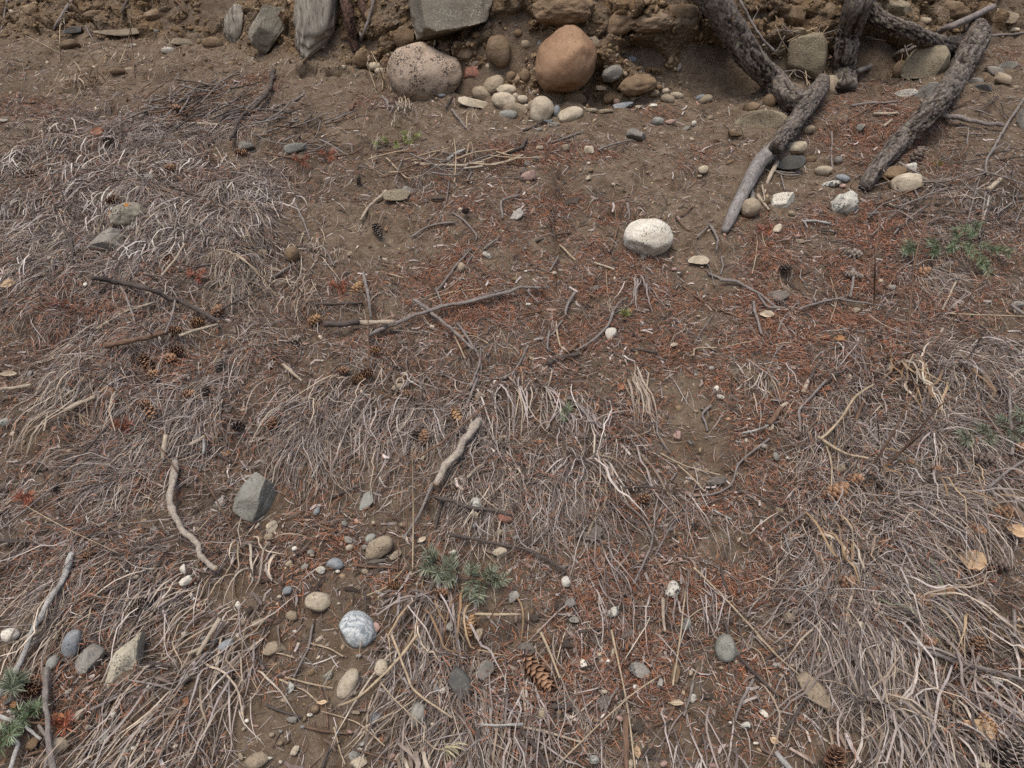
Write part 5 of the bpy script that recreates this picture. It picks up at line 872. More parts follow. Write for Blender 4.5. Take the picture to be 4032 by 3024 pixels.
CL = {(1852, 2467): 'standing tan cone among hanging grass beside the banded stone', (2114, 2645): 'long brown closed cone lying in grey grass', (3978, 2973): 'big grey-brown cone in the bottom corner', (3292, 1938): 'lower of the two touching cones beside the grass', (3363, 1890): 'upper of the two touching cones beside the grass',
      (3289, 2993): 'brown cone cut by the bottom edge', (114, 2715): 'brown cone next to the green fir rosette', (543, 2391): 'dark weathered cone lying slantwise above the long tan-grey stone', (3887, 2848): 'tan striped cone beside a tan leaf', (3611, 614): 'dark open cone leaning behind the long leaning root'}
for row in CONES.replace('\n', '|').split('|'):
    f = row.split(); px, py, L, S, ang = map(float, f[:5])
    if f[5] == 'x': continue
    cone(px, py, L, S, ang, f[5], .62 if (px, py) in ((2114, 2645), (1852, 2467), (1800, 1638), (3358, 1083)) else 1.05, CL.get((px, py)))

# ------------------------------------------------------------------ fallen leaves and bark flakes
def leaf(px, py, L, S, ang, kind, label=None, curl=.25, up=.012):
    p, n, d, dep = at(px, py); k = mpp(dep); a, b = L * k / 2, S * k / 2; g = np.random.default_rng(int(px + py * 3))
    A0 = EU * math.cos(R(ang)) + UPC * math.sin(R(ang)); nn = .55 * n - .45 * d; nn /= np.linalg.norm(nn)
    A = A0 - nn * (A0 @ nn); A /= np.linalg.norm(A); B = np.cross(nn, A)
    nx, ny = 15, 9; X, Y = np.meshgrid(np.linspace(-1, 1, nx), np.linspace(-1, 1, ny), indexing='ij')
    tq = (X + 1) / 2; wd_ = np.sin(np.pi * tq ** 1.25) ** .85 * (1 + .35 * fbm2(X * 4, np.sign(Y) + px, 3, 3)) + .02
    Z = curl * (Y * wd_) ** 2 + curl * .5 * X ** 2 - .10 * np.exp(-(Y / .12) ** 2) + .45 * fbm2(X * 2 + px, Y * 2, 2, 4)
    V = (X * a)[..., None] * A + (Y * wd_ * b)[..., None] * B + (Z * b)[..., None] * nn
    i, j = np.meshgrid(np.arange(nx - 1), np.arange(ny - 1), indexing='ij'); q = (i * ny + j).ravel(); Fq = np.stack([q, q + ny, q + ny + 1, q + 1], -1)
    ctr = p - d * (up / max(.35, -(d @ n)))
    if label is None: label = lab(f'{dict(tan="tan", amber="amber", brown="brown", pale="pale")[kind]} curled dry leaf', px, py)
    else: USED[label] = 1
    o = tag(empty('fallen_leaf', ctr), label, 'leaf', 'dry leaves on the slope')
    link('blade', mesh_np('blade', V.reshape(-1, 3), Fq, LF[kind]), o)
    mid = V[:, ny // 2]; sp = np.vstack([mid, mid[-1] + A * a * .22 + nn * .002]); link('midrib', tube_mesh('midrib', sp + nn * .0006, np.linspace(.0009, .0005, len(sp)), 5, WD['straw'], np.zeros(3)), o)
    clear_under(px, py, L, S, ang, .4)
leaf(30, 1118, 66, 32, 20, 'tan', 'tan leaf at the picture edge beside the grass'); leaf(30, 1473, 66, 24, 12, 'pale', 'pale rolled leaf at the picture edge above the split stick', .9); leaf(388, 1429, 60, 44, 60, 'brown'); leaf(419, 1540, 64, 36, -15, 'amber', 'orange-tan leaf behind the pale peeled stick in the grass')
leaf(1148, 588, 46, 28, 80, 'brown', 'orange-brown leaf standing up beside the grey-green flat stone', .5); leaf(2478, 1585, 36, 26, 60, 'brown'); leaf(2445, 1526, 46, 26, 55, 'brown', None, .9); leaf(3419, 1771, 64, 44, 70, 'amber', 'amber leaf standing in the litter between two grass tufts', .4); leaf(3389, 2145, 124, 54, -12, 'tan', 'tan leaf pinned under grey grass blades'); leaf(3827, 2202, 114, 76, -25, 'tan', 'big tan leaf lying open on grey litter', .2, .025)
leaf(4002, 2093, 74, 52, -35, 'tan', 'tan folded leaf at the picture edge above the big tan leaf', .6, .03); leaf(3620, 2054, 66, 32, 5, 'tan'); leaf(3019, 1238, 62, 32, -15, 'pale', 'whitish curled flake beside the grey bent twig', .6); leaf(227, 2820, 56, 26, -10, 'amber', 'orange-tan leaf beside the straight grey stick near the bottom'); leaf(268, 2842, 50, 30, -50, 'tan', 'tan pointed leaf touching the orange-tan leaf'); leaf(52, 2774, 28, 24, 0, 'amber')
leaf(729, 2768, 52, 22, 75, 'brown'); leaf(1267, 2766, 44, 16, 12, 'tan'); leaf(2662, 2769, 60, 22, -5, 'pale', 'pale curled strip of leaf on the needle litter', .9); leaf(2510, 2962, 50, 26, 95, 'tan'); leaf(3855, 2871, 118, 70, -35, 'tan', 'tan torn leaf under the striped cone', .3, .02); leaf(3941, 2885, 72, 44, 60, 'brown'); leaf(3048, 2915, 36, 30, -40, 'tan'); leaf(890, 1785, 36, 22, 0, 'amber'); leaf(3260, 2084, 40, 26, 60, 'brown'); leaf(3310, 2280, 60, 34, 80, 'amber'); leaf(3256, 1530, 40, 18, -10, 'brown'); leaf(3250, 1325, 40, 22, 10, 'brown'); leaf(3305, 1330, 44, 24, 5, 'amber'); leaf(381, 519, 56, 36, 20, 'brown'); leaf(1660, 2125, 40, 18, 40, 'pale')
def flake(px, py, L, S, ang, kind, label=None):
    p, n, d, dep = at(px, py); k = mpp(dep); a, b = L * k / 2, S * k / 2
    V, Fc = rock_verts('s', 3); A0 = EU * math.cos(R(ang)) + UPC * math.sin(R(ang)); nn = .7 * n - .3 * d; nn /= np.linalg.norm(nn)
    A = A0 - nn * (A0 @ nn); A /= np.linalg.norm(A); B = np.cross(nn, A)
    r = np.linalg.norm(V[:, :2], axis=1, keepdims=True) + 1e-6; V[:, :2] *= 1 + .22 * np.sign(n3(V * np.array([4, 4, 0]) + px, 2))[:, None] * (r > .8)
    wv = V[:, :1] * a * A + V[:, 1:2] * b * B + V[:, 2:3] * min(.006, b * .5) * nn + (.35 * b * fbm3(V * np.array([1.5, 1.5, 0]) + py, 2, 3))[:, None] * nn
    me = mesh_np('bark_flake', wv, Fc, BK[kind], attr={'along': V[:, 0] * 3, 'around': V[:, 1] * 3, 'crack': V[:, 0] * 0}, sharp=35)
    o = link('bark_flake', me, loc=p - d * (.008 / max(.35, -(d @ n))))
    if label is None: label = lab(f'{dict(grey="grey", dark="dark brown", white="pale")[kind]} bark flake', px, py)
    tag(o, label, 'bark', 'bark flakes in the litter'); clear_under(px, py, L, S, ang, .3)
flake(2263, 2010, 104, 62, 22, 'grey', 'big grey rough bark flake lying on dark litter'); flake(2114, 2122, 116, 62, 33, 'dark', 'dark brown ragged bark piece beside the long dark twig'); flake(2300, 2082, 62, 20, 0, 'dark'); flake(2302, 2105, 66, 22, 5, 'grey'); flake(2336, 2108, 90, 44, 33, 'grey', 'grey curved bark plate below two narrow flakes'); flake(2252, 792, 70, 26, 12, 'dark'); flake(2034, 847, 70, 38, 55, 'white', 'pale bark flake standing out on the needle-strewn slope'); flake(3050, 1170, 118, 54, 30, 'grey', 'grey bark slab below the bare soil patch'); flake(867, 1978, 54, 34, 70, 'white'); flake(1478, 2212, 104, 16, 18, 'grey'); flake(2822, 1893, 84, 28, 15, 'grey'); flake(2793, 1918, 30, 16, 60, 'dark')
flake(2374, 2772, 60, 42, 55, 'grey'); flake(2245, 2763, 60, 34, 75, 'grey'); flake(2347, 2520, 42, 28, -50, 'grey'); flake(2456, 2730, 62, 30, 60, 'dark'); flake(2075, 2548, 70, 38, -15, 'grey'); flake(2784, 2742, 48, 22, 12, 'dark'); flake(2514, 2862, 52, 36, 60, 'dark'); flake(2241, 2884, 50, 28, 70, 'dark'); flake(2556, 2960, 34, 44, 80, 'dark'); flake(2230, 2536, 40, 34, 0, 'dark'); flake(2108, 2430, 40, 30, 20, 'dark'); flake(2470, 2500, 50, 30, 15, 'grey'); flake(2880, 2440, 36, 18, 80, 'dark'); flake(2600, 2690, 44, 22, 80, 'grey'); flake(2990, 2680, 60, 24, -20, 'dark'); flake(3900, 2330, 60, 40, 40, 'grey'); flake(3850, 2270, 50, 32, -30, 'grey'); flake(1290, 1870, 56, 18, -15, 'grey'); flake(905, 1895, 28, 24, 0, 'grey'); flake(155, 1845, 70, 22, 8, 'brown' if 'brown' in BK else 'dark'); flake(980, 2400, 30, 20, 60, 'dark'); flake(640, 2405, 60, 26, -15, 'grey'); flake(1590, 1345, 40, 20, 20, 'grey'); flake(2340, 1135, 44, 20, 20, 'grey'); flake(2530, 1005, 46, 26, -60, 'grey')
# moss cushion by the root
p, n, d, dep = at(3692, 648); V, Fc = rock_verts('l', 3); k = mpp(dep); wv = V[:, :1] * 26 * k * EU + V[:, 1:2] * 15 * k * UPC + V[:, 2:3] * .012 * -d
tag(link('moss_cushion', mesh_np('moss_cushion', wv, Fc, LF['moss']), loc=p), 'small olive moss cushion on a stone below the long leaning root', 'moss')

# ------------------------------------------------------------------ blades and stems that bend under their own weight
GRV = np.array([0., -math.sin(SL), -math.cos(SL)])
def sim(u, q, h, az, el, L, K_, g, curl=.5, grav=1.6, hmin=.002, wob=.25):
    n = len(u); D = np.stack([np.sin(az) * np.cos(el), -np.cos(az) * np.cos(el), np.sin(el)], -1); P = np.stack([u, q, h], -1)
    out = np.zeros((n, K_, 3)); seg = (L / (K_ - 1)); tw = g.normal(size=n) * curl
    for k in range(K_):
        out[:, k] = P
        a = (tw + g.normal(size=n) * wob) / (K_ - 1); ca, sa = np.cos(a), np.sin(a)
        D = np.stack([D[:, 0] * ca - D[:, 1] * sa, D[:, 0] * sa + D[:, 1] * ca, D[:, 2]], -1)
        D = D + GRV * (np.asarray(grav) / (K_ - 1))[..., None] if np.ndim(grav) else D + GRV * grav / (K_ - 1)
        D /= np.linalg.norm(D, axis=1, keepdims=True)
        P = P + D * seg[:, None]
        low = P[:, 2] < hmin; P[:, 2] = np.where(low, hmin, P[:, 2]); D[:, 2] = np.where(low, np.maximum(D[:, 2], .02), D[:, 2])
    return out
def to_ground(G):
    u, q, h = G[..., 0], G[..., 1], G[..., 2]; return bil(PT, u, q) + bil(NT, u, q) * h[..., None], bil(NT, u, q)
def ribbons(P, N, w, g, roll=.6, fold=0.):
    n, k, _ = P.shape; T = np.gradient(P, axis=1); T /= np.linalg.norm(T, axis=2, keepdims=True) + 1e-9
    S = np.cross(T, N); S /= np.linalg.norm(S, axis=2, keepdims=True) + 1e-9; B = np.cross(S, T)
    r0 = g.normal(size=(n, 1)) * roll + np.linspace(0, 1, k)[None] * g.normal(size=(n, 1)) * roll * 1.3
    S = S * np.cos(r0)[..., None] + B * np.sin(r0)[..., None]
    V = np.stack([P - S * w[..., None] / 2, P + S * w[..., None] / 2], 2).reshape(n, -1, 3)
    b = np.arange(n)[:, None] * 2 * k + np.arange(k - 1)[None] * 2; Fq = np.stack([b, b + 1, b + 3, b + 2], -1).reshape(-1, 4)
    return V.reshape(-1, 3), Fq
def pick(pal, n, g, var=.14):
    pal = np.array(pal); c = pal[g.integers(len(pal), size=n)]; return np.clip(c * (1 + g.normal(size=(n, 1)) * var), .004, .9)
PAL_GREY = [lin(164, 152, 143), lin(140, 128, 119), lin(118, 105, 96), lin(178, 166, 154), lin(152, 138, 127), lin(98, 86, 78)]
PAL_STRAW = [lin(174, 157, 134), lin(158, 140, 117), lin(138, 120, 100), lin(184, 169, 148), lin(148, 133, 117)]
PAL_PALE = [lin(186, 175, 163), lin(168, 156, 145), lin(196, 186, 172), lin(146, 134, 124), lin(124, 111, 101)]
PAL_BROWN = [lin(150, 124, 92), lin(132, 104, 74), lin(164, 140, 108), lin(118, 96, 74)]
PAL_NEED = [lin(162, 106, 74), lin(150, 98, 68), lin(130, 87, 63), lin(116, 80, 62), lin(96, 72, 60), lin(168, 118, 88), lin(142, 104, 84)]
PAL_DARK = [lin(78, 64, 54), lin(98, 82, 70), lin(62, 51, 44), lin(120, 102, 88), lin(140, 122, 108)]

# tufts of dry grass, each a thing
def tuft(px, py, n, L, w, az=0, spread=.5, el=.9, grav=1.6, pal=PAL_GREY, each=False, label=None, curl=.5, stalks=0, K_=9, root=.02, green=0):
    p, nn, d, dep = at(px, py); u0, q0 = uq_hit(p); g = np.random.default_rng(int(px * 3 + py * 5))
    u = u0 + g.normal(size=n) * root; q = q0 + g.normal(size=n) * root
    Ls = L * g.uniform(.45, 1.15, n); A = az + g.normal(size=n) * spread; E = np.clip(el + g.normal(size=n) * .3, .05, 1.5)
    G = sim(u, q, np.full(n, .001), A, E, Ls, K_, g, curl, grav * g.uniform(.7, 1.4, n), .003 + .02 * g.random(n)); P, N = to_ground(G)
    tt = np.linspace(0, 1, K_)[None]; W_ = (w * g.uniform(.6, 1.3, n))[:, None] * (1 - tt ** 2.2) ** .8 * (.75 + .25 * np.sin(tt * 3)) + .0003
    cols = pick(pal, n, g)
    if green: cols[:green] = np.array(lin(112, 116, 92)) * g.uniform(.8, 1.2, (green, 1))
    if label is None: label = lab('dry grass tuft', px, py)
    else: USED[label] = 1
    o = tag(empty('grass_tuft', p), label, 'grass tuft', 'dry grass tufts on the slope')
    P = P - p
    if each:
        for k in range(n):
            V, Fq = ribbons(P[k:k + 1], N[k:k + 1], W_[k:k + 1], g, .5)
            link('blade', mesh_np('blade', V, Fq, MGR, col=np.repeat(cols[k][None], len(V), 0)), o)
    else:
        V, Fq = ribbons(P, N, W_, g, .6)
        tag(link('blades', mesh_np('blades', V, Fq, MGR, col=np.repeat(cols, 2 * K_, 0)), o), kind='stuff')
    return o
def stalk(pts, w=6, lifts=None, head=0, label=None, mat='brown', droop=1., headcol=PAL_STRAW):
    """grass stem standing free, points by where they are seen and how far off the ground; optional seed head"""
    C0, r0 = pts_on([(x, y, w / 2, l) for (x, y), l in zip(pts, lifts)], 0); n = 22; C = crom(C0, n); g = np.random.default_rng(int(pts[0][0] + pts[-1][1]))
    if label is None: label = lab('thin brown grass stalk' if mat == 'brown' else 'thin straw grass stalk', *pts[len(pts) // 2])
    o = tag(empty('grass_stalk', C[0]), label, 'grass stalk', 'dry grass stalks'); USED[label] = 1
    link('stem', tube_mesh('stem', C, np.linspace(r0[0], r0[-1] * .5, n), 5, WD['brown' if mat == 'brown' else 'straw'], C[0]), o)
    if head:
        m = head; t0 = g.uniform(.62, 1., m); base = np.stack([np.interp(t0, np.linspace(0, 1, n), C[:, k]) for k in range(3)], -1); dirs = (C[-1] - C[-4]); dirs /= np.linalg.norm(dirs)
        D = dirs + g.normal(size=(m, 3)) * .5; D /= np.linalg.norm(D, axis=1, keepdims=True); Ln = g.uniform(.018, .045, m); Pp = [base]
        for k in range(4):
            D = D + np.array([0, 0, -.45 * droop]); D /= np.linalg.norm(D, axis=1, keepdims=True); Pp.append(Pp[-1] + D * (Ln / 4)[:, None])
        Pp = np.stack(Pp, 1); N = np.broadcast_to(-FWD, Pp.shape) + g.normal(size=(m, 1, 3)) * .4
        W_ = np.array([.0006, .001, .0026, .0024, .0005])[None] * g.uniform(.7, 1.3, (m, 1)); V, Fq = ribbons(Pp, N, W_, g, .8)
        tag(link('seed_head', mesh_np('seed_head', V - C[0], Fq, MGR, col=np.repeat(pick(headcol, m, g), 10, 0)), o), kind='stuff')
T = tuft
# broad-bladed tufts, every blade its own
T(3560, 1470, 34, .26, .0055, 0, 1.1, 1.25, 2.2, PAL_BROWN + PAL_STRAW, True, 'tall broad-bladed dry grass tuft with brown stalks', 1.2, K_=12, root=.03)
T(3780, 1480, 22, .24, .0052, -.3, 1.0, 1.1, 2.2, PAL_GREY + PAL_BROWN, True, 'arching broad grass tuft next to the tall broad-bladed tuft', 1.2, K_=12, root=.04)
T(3440, 1850, 34, .22, .0042, .2, 1.0, 1.0, 1.9, PAL_GREY + PAL_BROWN, True, 'grass tuft with slanting stalks above the touching cones', 1.0, K_=11, root=.03, green=4)
T(3230, 2080, 20, .20, .0055, .1, .6, .9, 2.2, PAL_BROWN + PAL_STRAW, True, 'hanging brown blades beside the tan leaf under grass', .6, K_=11, root=.03)
T(3760, 1900, 22, .22, .0048, .3, .8, 1.1, 2.2, PAL_GREY + PAL_BROWN, True, 'curling grass tuft below the pale green fir sprig', 1.2, K_=11, root=.05)
T(3540, 2330, 46, .30, .0045, .2, .7, .8, 1.9, PAL_GREY + PAL_STRAW, True, 'dense hanging grass tuft below the tan leaf under grass', .8, K_=11, root=.06, green=3)
T(3380, 2560, 40, .28, .0042, -.1, .8, .8, 1.9, PAL_GREY + PAL_STRAW, True, 'tangled curly grass tuft beside the half-hidden tan rock', 1.4, K_=12, root=.07)
T(3700, 2650, 36, .28, .0042, .3, .8, .9, 1.9, PAL_GREY + PAL_STRAW, True, 'long-bladed grass tuft over the grey stick', .9, K_=11, root=.06)
T(3880, 2450, 26, .24, .0048, .3, .8, 1.0, 2.0, PAL_GREY + PAL_BROWN, True, 'arching grass tuft below the big tan leaf', .9, K_=11, root=.05)
T(1600, 1480, 30, .20, .0050, 0, .5, .8, 2.0, PAL_GREY + PAL_STRAW, True, 'broad-bladed hanging tuft below the long crooked branch', .7, K_=10, root=.04)
T(2050, 1530, 40, .24, .0044, .05, .3, .5, 1.6, PAL_STRAW + PAL_GREY, True, 'thick combed-down grass tuft beside the peeling pale stick', .5, K_=10, root=.05)
T(2510, 1110, 16, .20, .0052, .1, .5, 1.2, 2.6, PAL_GREY, True, 'grey drooping grass clump below the white boulder', .6, K_=11, root=.015)
T(2500, 1480, 16, .26, .0058, .05, .15, .6, 1.8, PAL_STRAW, True, 'narrow hanging sheaf of pale blades beside the bare soil patch', .3, K_=10, root=.02)
T(2400, 1760, 20, .30, .005, .1, .3, .5, 1.6, PAL_GREY + PAL_STRAW, True, 'long pale blades trailing past the big grey bark flake', .5, K_=11, root=.05)
T(1700, 2380, 44, .20, .0042, -.1, .8, .8, 2.0, PAL_GREY + PAL_BROWN, True, 'curly grass tuft directly below the low green fir sprig', 1.4, K_=11, root=.06)
T(1960, 2760, 40, .24, .0042, 0, .3, .5, 1.6, PAL_STRAW + PAL_GREY, True, 'pale combed-down grass hanging to the bottom edge', .5, K_=10, root=.06)
T(1000, 2160, 18, .17, .0048, .3, .9, 1.0, 2.2, PAL_STRAW, True, 'curly pale grass below the grey wedge-shaped stone', 1.3, K_=11, root=.04)
T(900, 2620, 24, .20, .0040, .1, .5, .7, 1.8, PAL_STRAW + PAL_GREY, True, 'pale drooping tuft beside the knob-ended pale stick', .6, K_=10, root=.03)
T(330, 330, 26, .24, .0050, .1, 1.2, 1.35, 2.4, PAL_STRAW + PAL_BROWN, True, 'curly-bladed grass standing on the soil below the bank', 1.3, K_=12, root=.05)
T(470, 240, 14, .22, .0048, .0, 1.2, 1.4, 2.6, PAL_STRAW, True, 'thin curly grass beside the long pale stone', 1.2, K_=12, root=.02)
T(180, 520, 26, .22, .0050, .1, 1.0, 1.2, 2.2, PAL_STRAW, True, 'pale curled grass tuft at the upper picture edge', 1.2, K_=12, root=.05)
T(1600, 2960, 9, .16, .0085, .6, .4, 1.2, 2.2, PAL_STRAW, True, 'broad pale blades arching at the bottom edge', .5, K_=12, root=.02)
# finer tufts
for row in [(1590, 430, 90, .13, .0022, 0, .5, .6, 2.2, PAL_GREY + PAL_DARK, 'dark fine grass tuft hanging from the ledge below the granite boulder'), *[(x, y, nn_, .19, .0046, aa, .45, .75, 2.0, PAL_PALE, None) for x, y, nn_, aa in [(60, 640, 36, 0), (150, 880, 40, .1), (60, 800, 34, .2), (250, 760, 36, -.1), (330, 640, 36, .1), (470, 560, 34, 0), (560, 680, 36, -.1), (420, 800, 40, -.3), (620, 820, 40, -.2), (720, 700, 36, 0), (820, 860, 44, 0), (740, 920, 40, -.2), (620, 980, 40, -.3), (860, 640, 30, .1), (1000, 740, 44, .1), (1080, 800, 30, .2), (300, 1000, 36, -.2), (120, 1040, 36, -.1), (960, 900, 36, 0), (520, 1020, 36, -.4)]], (950, 1060, 70, .18, .0026, -.2, .6, .9, 1.8, PAL_STRAW, None), (330, 1500, 60, .22, .0026, -.6, .3, .4, 1.5, PAL_STRAW, None), (560, 1640, 60, .26, .0026, -.5, .3, .4, 1.5, PAL_GREY, None), (760, 1610, 60, .22, .0026, -.5, .3, .4, 1.5, PAL_GREY, None), (1300, 1520, 60, .20, .003, -.5, .35, .5, 1.6, PAL_GREY + PAL_STRAW, None), (1480, 1620, 60, .20, .0032, -.3, .3, .5, 1.6, PAL_GREY, None), (1850, 1640, 60, .18, .003, -.1, .3, .5, 1.7, PAL_GREY, None), (2250, 1600, 60, .18, .003, .1, .35, .5, 1.7, PAL_GREY, None),
            (1250, 980, 40, .12, .003, .1, .3, .5, 2., PAL_STRAW, None), (1180, 1150, 60, .14, .0025, -.2, .7, 1., 2., PAL_STRAW, None), (2980, 1480, 50, .13, .0022, .2, .4, .4, 1.8, PAL_GREY + PAL_STRAW, None), (2650, 1960, 40, .14, .0024, -.1, .35, .3, 1.6, PAL_GREY, None), (2250, 1830, 50, .18, .003, .1, .4, .5, 1.6, PAL_GREY, None), (700, 2350, 60, .24, .0028, -.6, .25, .35, 1.4, PAL_STRAW + PAL_GREY, None), (950, 2500, 60, .24, .0028, -.6, .25, .35, 1.4, PAL_STRAW + PAL_GREY, None), (600, 2760, 60, .24, .0030, -.55, .25, .35, 1.4, PAL_STRAW + PAL_GREY, None), (300, 2330, 50, .24, .0028, -.6, .25, .35, 1.4, PAL_STRAW, None), (1660, 2640, 60, .22, .003, -.25, .3, .5, 1.5, PAL_STRAW + PAL_GREY, None), (2080, 2760, 50, .2, .003, .05, .3, .5, 1.5, PAL_GREY, None), (3200, 2400, 60, .24, .003, -.2, .6, .8, 1.7, PAL_GREY, None), (3500, 2820, 60, .22, .0035, 0, .6, .7, 1.7, PAL_GREY + PAL_STRAW, None), (3750, 2860, 60, .22, .0035, .1, .6, .7, 1.7, PAL_GREY, None), (3980, 2700, 50, .22, .0035, .2, .6, .8, 1.7, PAL_GREY, None), (3950, 1400, 60, .2, .0032, .1, .8, .8, 1.8, PAL_GREY, None), (3350, 1380, 60, .17, .0028, -.1, .6, .6, 1.8, PAL_GREY, None), (3620, 1700, 60, .2, .0035, .1, .8, .8, 1.8, PAL_GREY, None), (3900, 780, 50, .14, .003, -.3, 1., .6, 1.8, PAL_GREY, None), (2680, 2330, 40, .18, .0028, 0, .3, .35, 1.5, PAL_GREY, None), (2780, 2900, 40, .2, .003, -.2, .4, .5, 1.6, PAL_GREY, None), (2350, 2250, 40, .17, .003, .1, .4, .5, 1.6, PAL_GREY, None)]:
    T(*row[:10], False, row[10], .8, K_=9, root=.05)
# free-standing stalks
stalk([(3434, 1407), (3442, 1200), (3449, 988), (3482, 750)], 9, [.01, .10, .22, .34], 0, 'tall thin brown stalk rising beside the fir branch'); stalk([(3572, 1369), (3590, 1150), (3612, 980), (3690, 745)], 10, [.02, .12, .22, .34], 8, 'tall brown stalk crossing in front of the green fir branch'); stalk([(3577, 1464), (3720, 1300), (3860, 1110), (3905, 1050)], 8, [.01, .12, .2, .24], 0); stalk([(3430, 1838), (3506, 1724), (3580, 1580), (3606, 1514)], 10, [.01, .1, .18, .22], 0); stalk([(3472, 1852), (3572, 1752), (3700, 1600), (3850, 1510)], 11, [.01, .1, .18, .24], 6); stalk([(3440, 1870), (3560, 1770), (3650, 1690), (3720, 1640)], 9, [.01, .08, .14, .18], 0)
stalk([(330, 330), (300, 250), (200, 190), (100, 140)], 5, [.01, .1, .18, .24], 0, None, 'straw'); stalk([(470, 250), (500, 180), (515, 100), (515, 20)], 5, [.01, .1, .2, .3], 10, None, 'straw'); stalk([(240, 240), (235, 160), (238, 100), (255, 50)], 5, [.01, .1, .18, .24], 14, None, 'straw'); stalk([(530, 300), (522, 200), (515, 110)], 5, [.01, .1, .2], 0, None, 'brown'); 
for x, y in [(1575, 400), (1590, 395), (1605, 405), (1560, 450), (1490, 540), (1620, 520)]: stalk([(x + 10, y + 25), (x + 4, y - 15), (x - 4, y - 8), (x - 10, y + 20)], 5, [.01, .05, .05, .03], 26, lab('drooping pale seed head', x, y), 'straw', 1.6, [lin(206, 194, 166), lin(188, 174, 146)])
stalk([(1838, 505), (1840, 450), (1862, 440), (1885, 470)], 5, [.01, .06, .07, .05], 18, 'drooping pale seed head beside the cobble pile', 'straw', 1.6); stalk([(1790, 720), (1795, 620), (1790, 560), (1788, 545)], 6, [.01, .06, .1, .1], 26, 'upright fluffy seed head on the twig-strewn ledge', 'straw', 1.); stalk([(1830, 640), (1850, 560), (1865, 590)], 5, [.01, .06, .05], 10, None, 'straw')
stalk([(1080, 1130), (980, 1040), (900, 990), (850, 985), (810, 1010)], 7, [.02, .08, .1, .09, .06], 40, 'arching straw stalk with a combed seed head in the grass', 'straw', 1.8, PAL_STRAW); stalk([(1100, 1180), (1000, 1060), (930, 1000), (890, 1010)], 6, [.02, .08, .1, .08], 30, None, 'straw', 1.8); stalk([(1000, 960), (980, 930), (950, 930)], 5, [.02, .06, .05], 26, None, 'straw', 1.8); stalk([(1180, 1000), (1150, 960), (1135, 975)], 5, [.01, .05, .04], 26, None, 'straw', 1.6, [lin(206, 194, 166)]); stalk([(2553, 1010), (2552, 930), (2555, 850)], 5, [.01, .04, .08], 6, 'thin straw stalk standing in front of the white boulder', 'straw'); stalk([(1450, 1480), (1450, 1350), (1448, 1240)], 8, [.01, .06, .1], 0); stalk([(1640, 1460), (1600, 1320), (1570, 1210)], 7, [.01, .06, .1], 0); stalk([(1625, 2240), (1627, 2000), (1622, 1760)], 7, [.01, .10, .18], 8, None, 'straw'); stalk([(1600, 2120), (1605, 2000)], 8, [.01, .07], 0); stalk([(700, 1860), (480, 1560), (330, 1470)], 7, [.02, .08, .1], 0); stalk([(620, 1330), (520, 1260), (400, 1160)], 6, [.03, .07, .1], 0); stalk([(930, 2120), (810, 1900), (700, 1820)], 7, [.02, .08, .1], 0); stalk([(470, 2180), (260, 2080), (100, 1990)], 6, [.02, .08, .1], 6, None, 'straw')
stalk([(1500, 2690), (1560, 2760), (1680, 2870)], 7, [.03, .06, .05], 8, None, 'straw'); stalk([(1660, 2900), (1720, 2950), (1780, 2935)], 6, [.03, .05, .04], 44, 'cream feathery seed head lying near the bottom edge', 'straw', .6, [lin(206, 194, 160), lin(190, 176, 140)]); stalk([(3470, 700), (3480, 660)], 6, [.02, .06], 14, None, 'straw', .2); stalk([(1870, 2560), (1960, 2380), (2040, 2250)], 7, [.02, .1, .16], 0); stalk([(1565, 2250), (1570, 2100)], 6, [.01, .06], 0); stalk([(1520, 350), (1490, 260), (1460, 200)], 5, [.01, .08, .12], 14, None, 'straw', 1.4); stalk([(1540, 360), (1535, 270), (1545, 225)], 5, [.01, .08, .12], 10, None, 'straw', 1.4); stalk([(1480, 350), (1450, 260), (1455, 215)], 5, [.01, .08, .12], 12, None, 'straw', 1.4); stalk([(1505, 355), (1510, 280), (1500, 240)], 5, [.01, .07, .1], 6, None, 'straw', 1.4)

# ------------------------------------------------------------------ green fir sprigs
def shoot_needles(C, g, n, ln, col, rosette=False):
    t = np.sort(g.random(n)) ** (.6 if rosette else 1); m = len(C); base = np.stack([np.interp(t, np.linspace(0, 1, m), C[:, k]) for k in range(3)], -1)
    T_ = C[-1] - C[0]; T_ /= np.linalg.norm(T_); D = g.normal(size=(n, 3)); D -= T_ * (D @ T_)[:, None]; D /= np.linalg.norm(D, axis=1, keepdims=True)
    D = D + T_ * g.uniform(.35, 1.0, (n, 1)); D /= np.linalg.norm(D, axis=1, keepdims=True); L_ = ln * g.uniform(.75, 1.1, n)
    P = np.stack([base, base + D * (L_ * .5)[:, None], base + D * L_[:, None] + g.normal(size=(n, 3)) * ln * .06], 1); N = g.normal(size=(n, 1, 3)) * .5 + np.broadcast_to(-FWD, P.shape)
    W_ = np.array([.8, 1., .5])[None] * .0019 * g.uniform(.85, 1.15, (n, 1)); V, Fq = ribbons(P, N, W_, g, .3)
    return V, Fq, np.repeat(pick(col, n, g, .12), 6, 0)
GREEN = [lin(98, 112, 74), lin(80, 98, 66), lin(118, 128, 96), lin(136, 144, 116)]; BLUEG = [lin(120, 124, 100), lin(104, 111, 88), lin(138, 140, 116), lin(92, 100, 76)]; BRIGHT = [lin(120, 128, 66), lin(98, 108, 54), lin(142, 148, 88)]; REDN = [lin(140, 80, 58), lin(120, 66, 50), lin(164, 98, 66)]
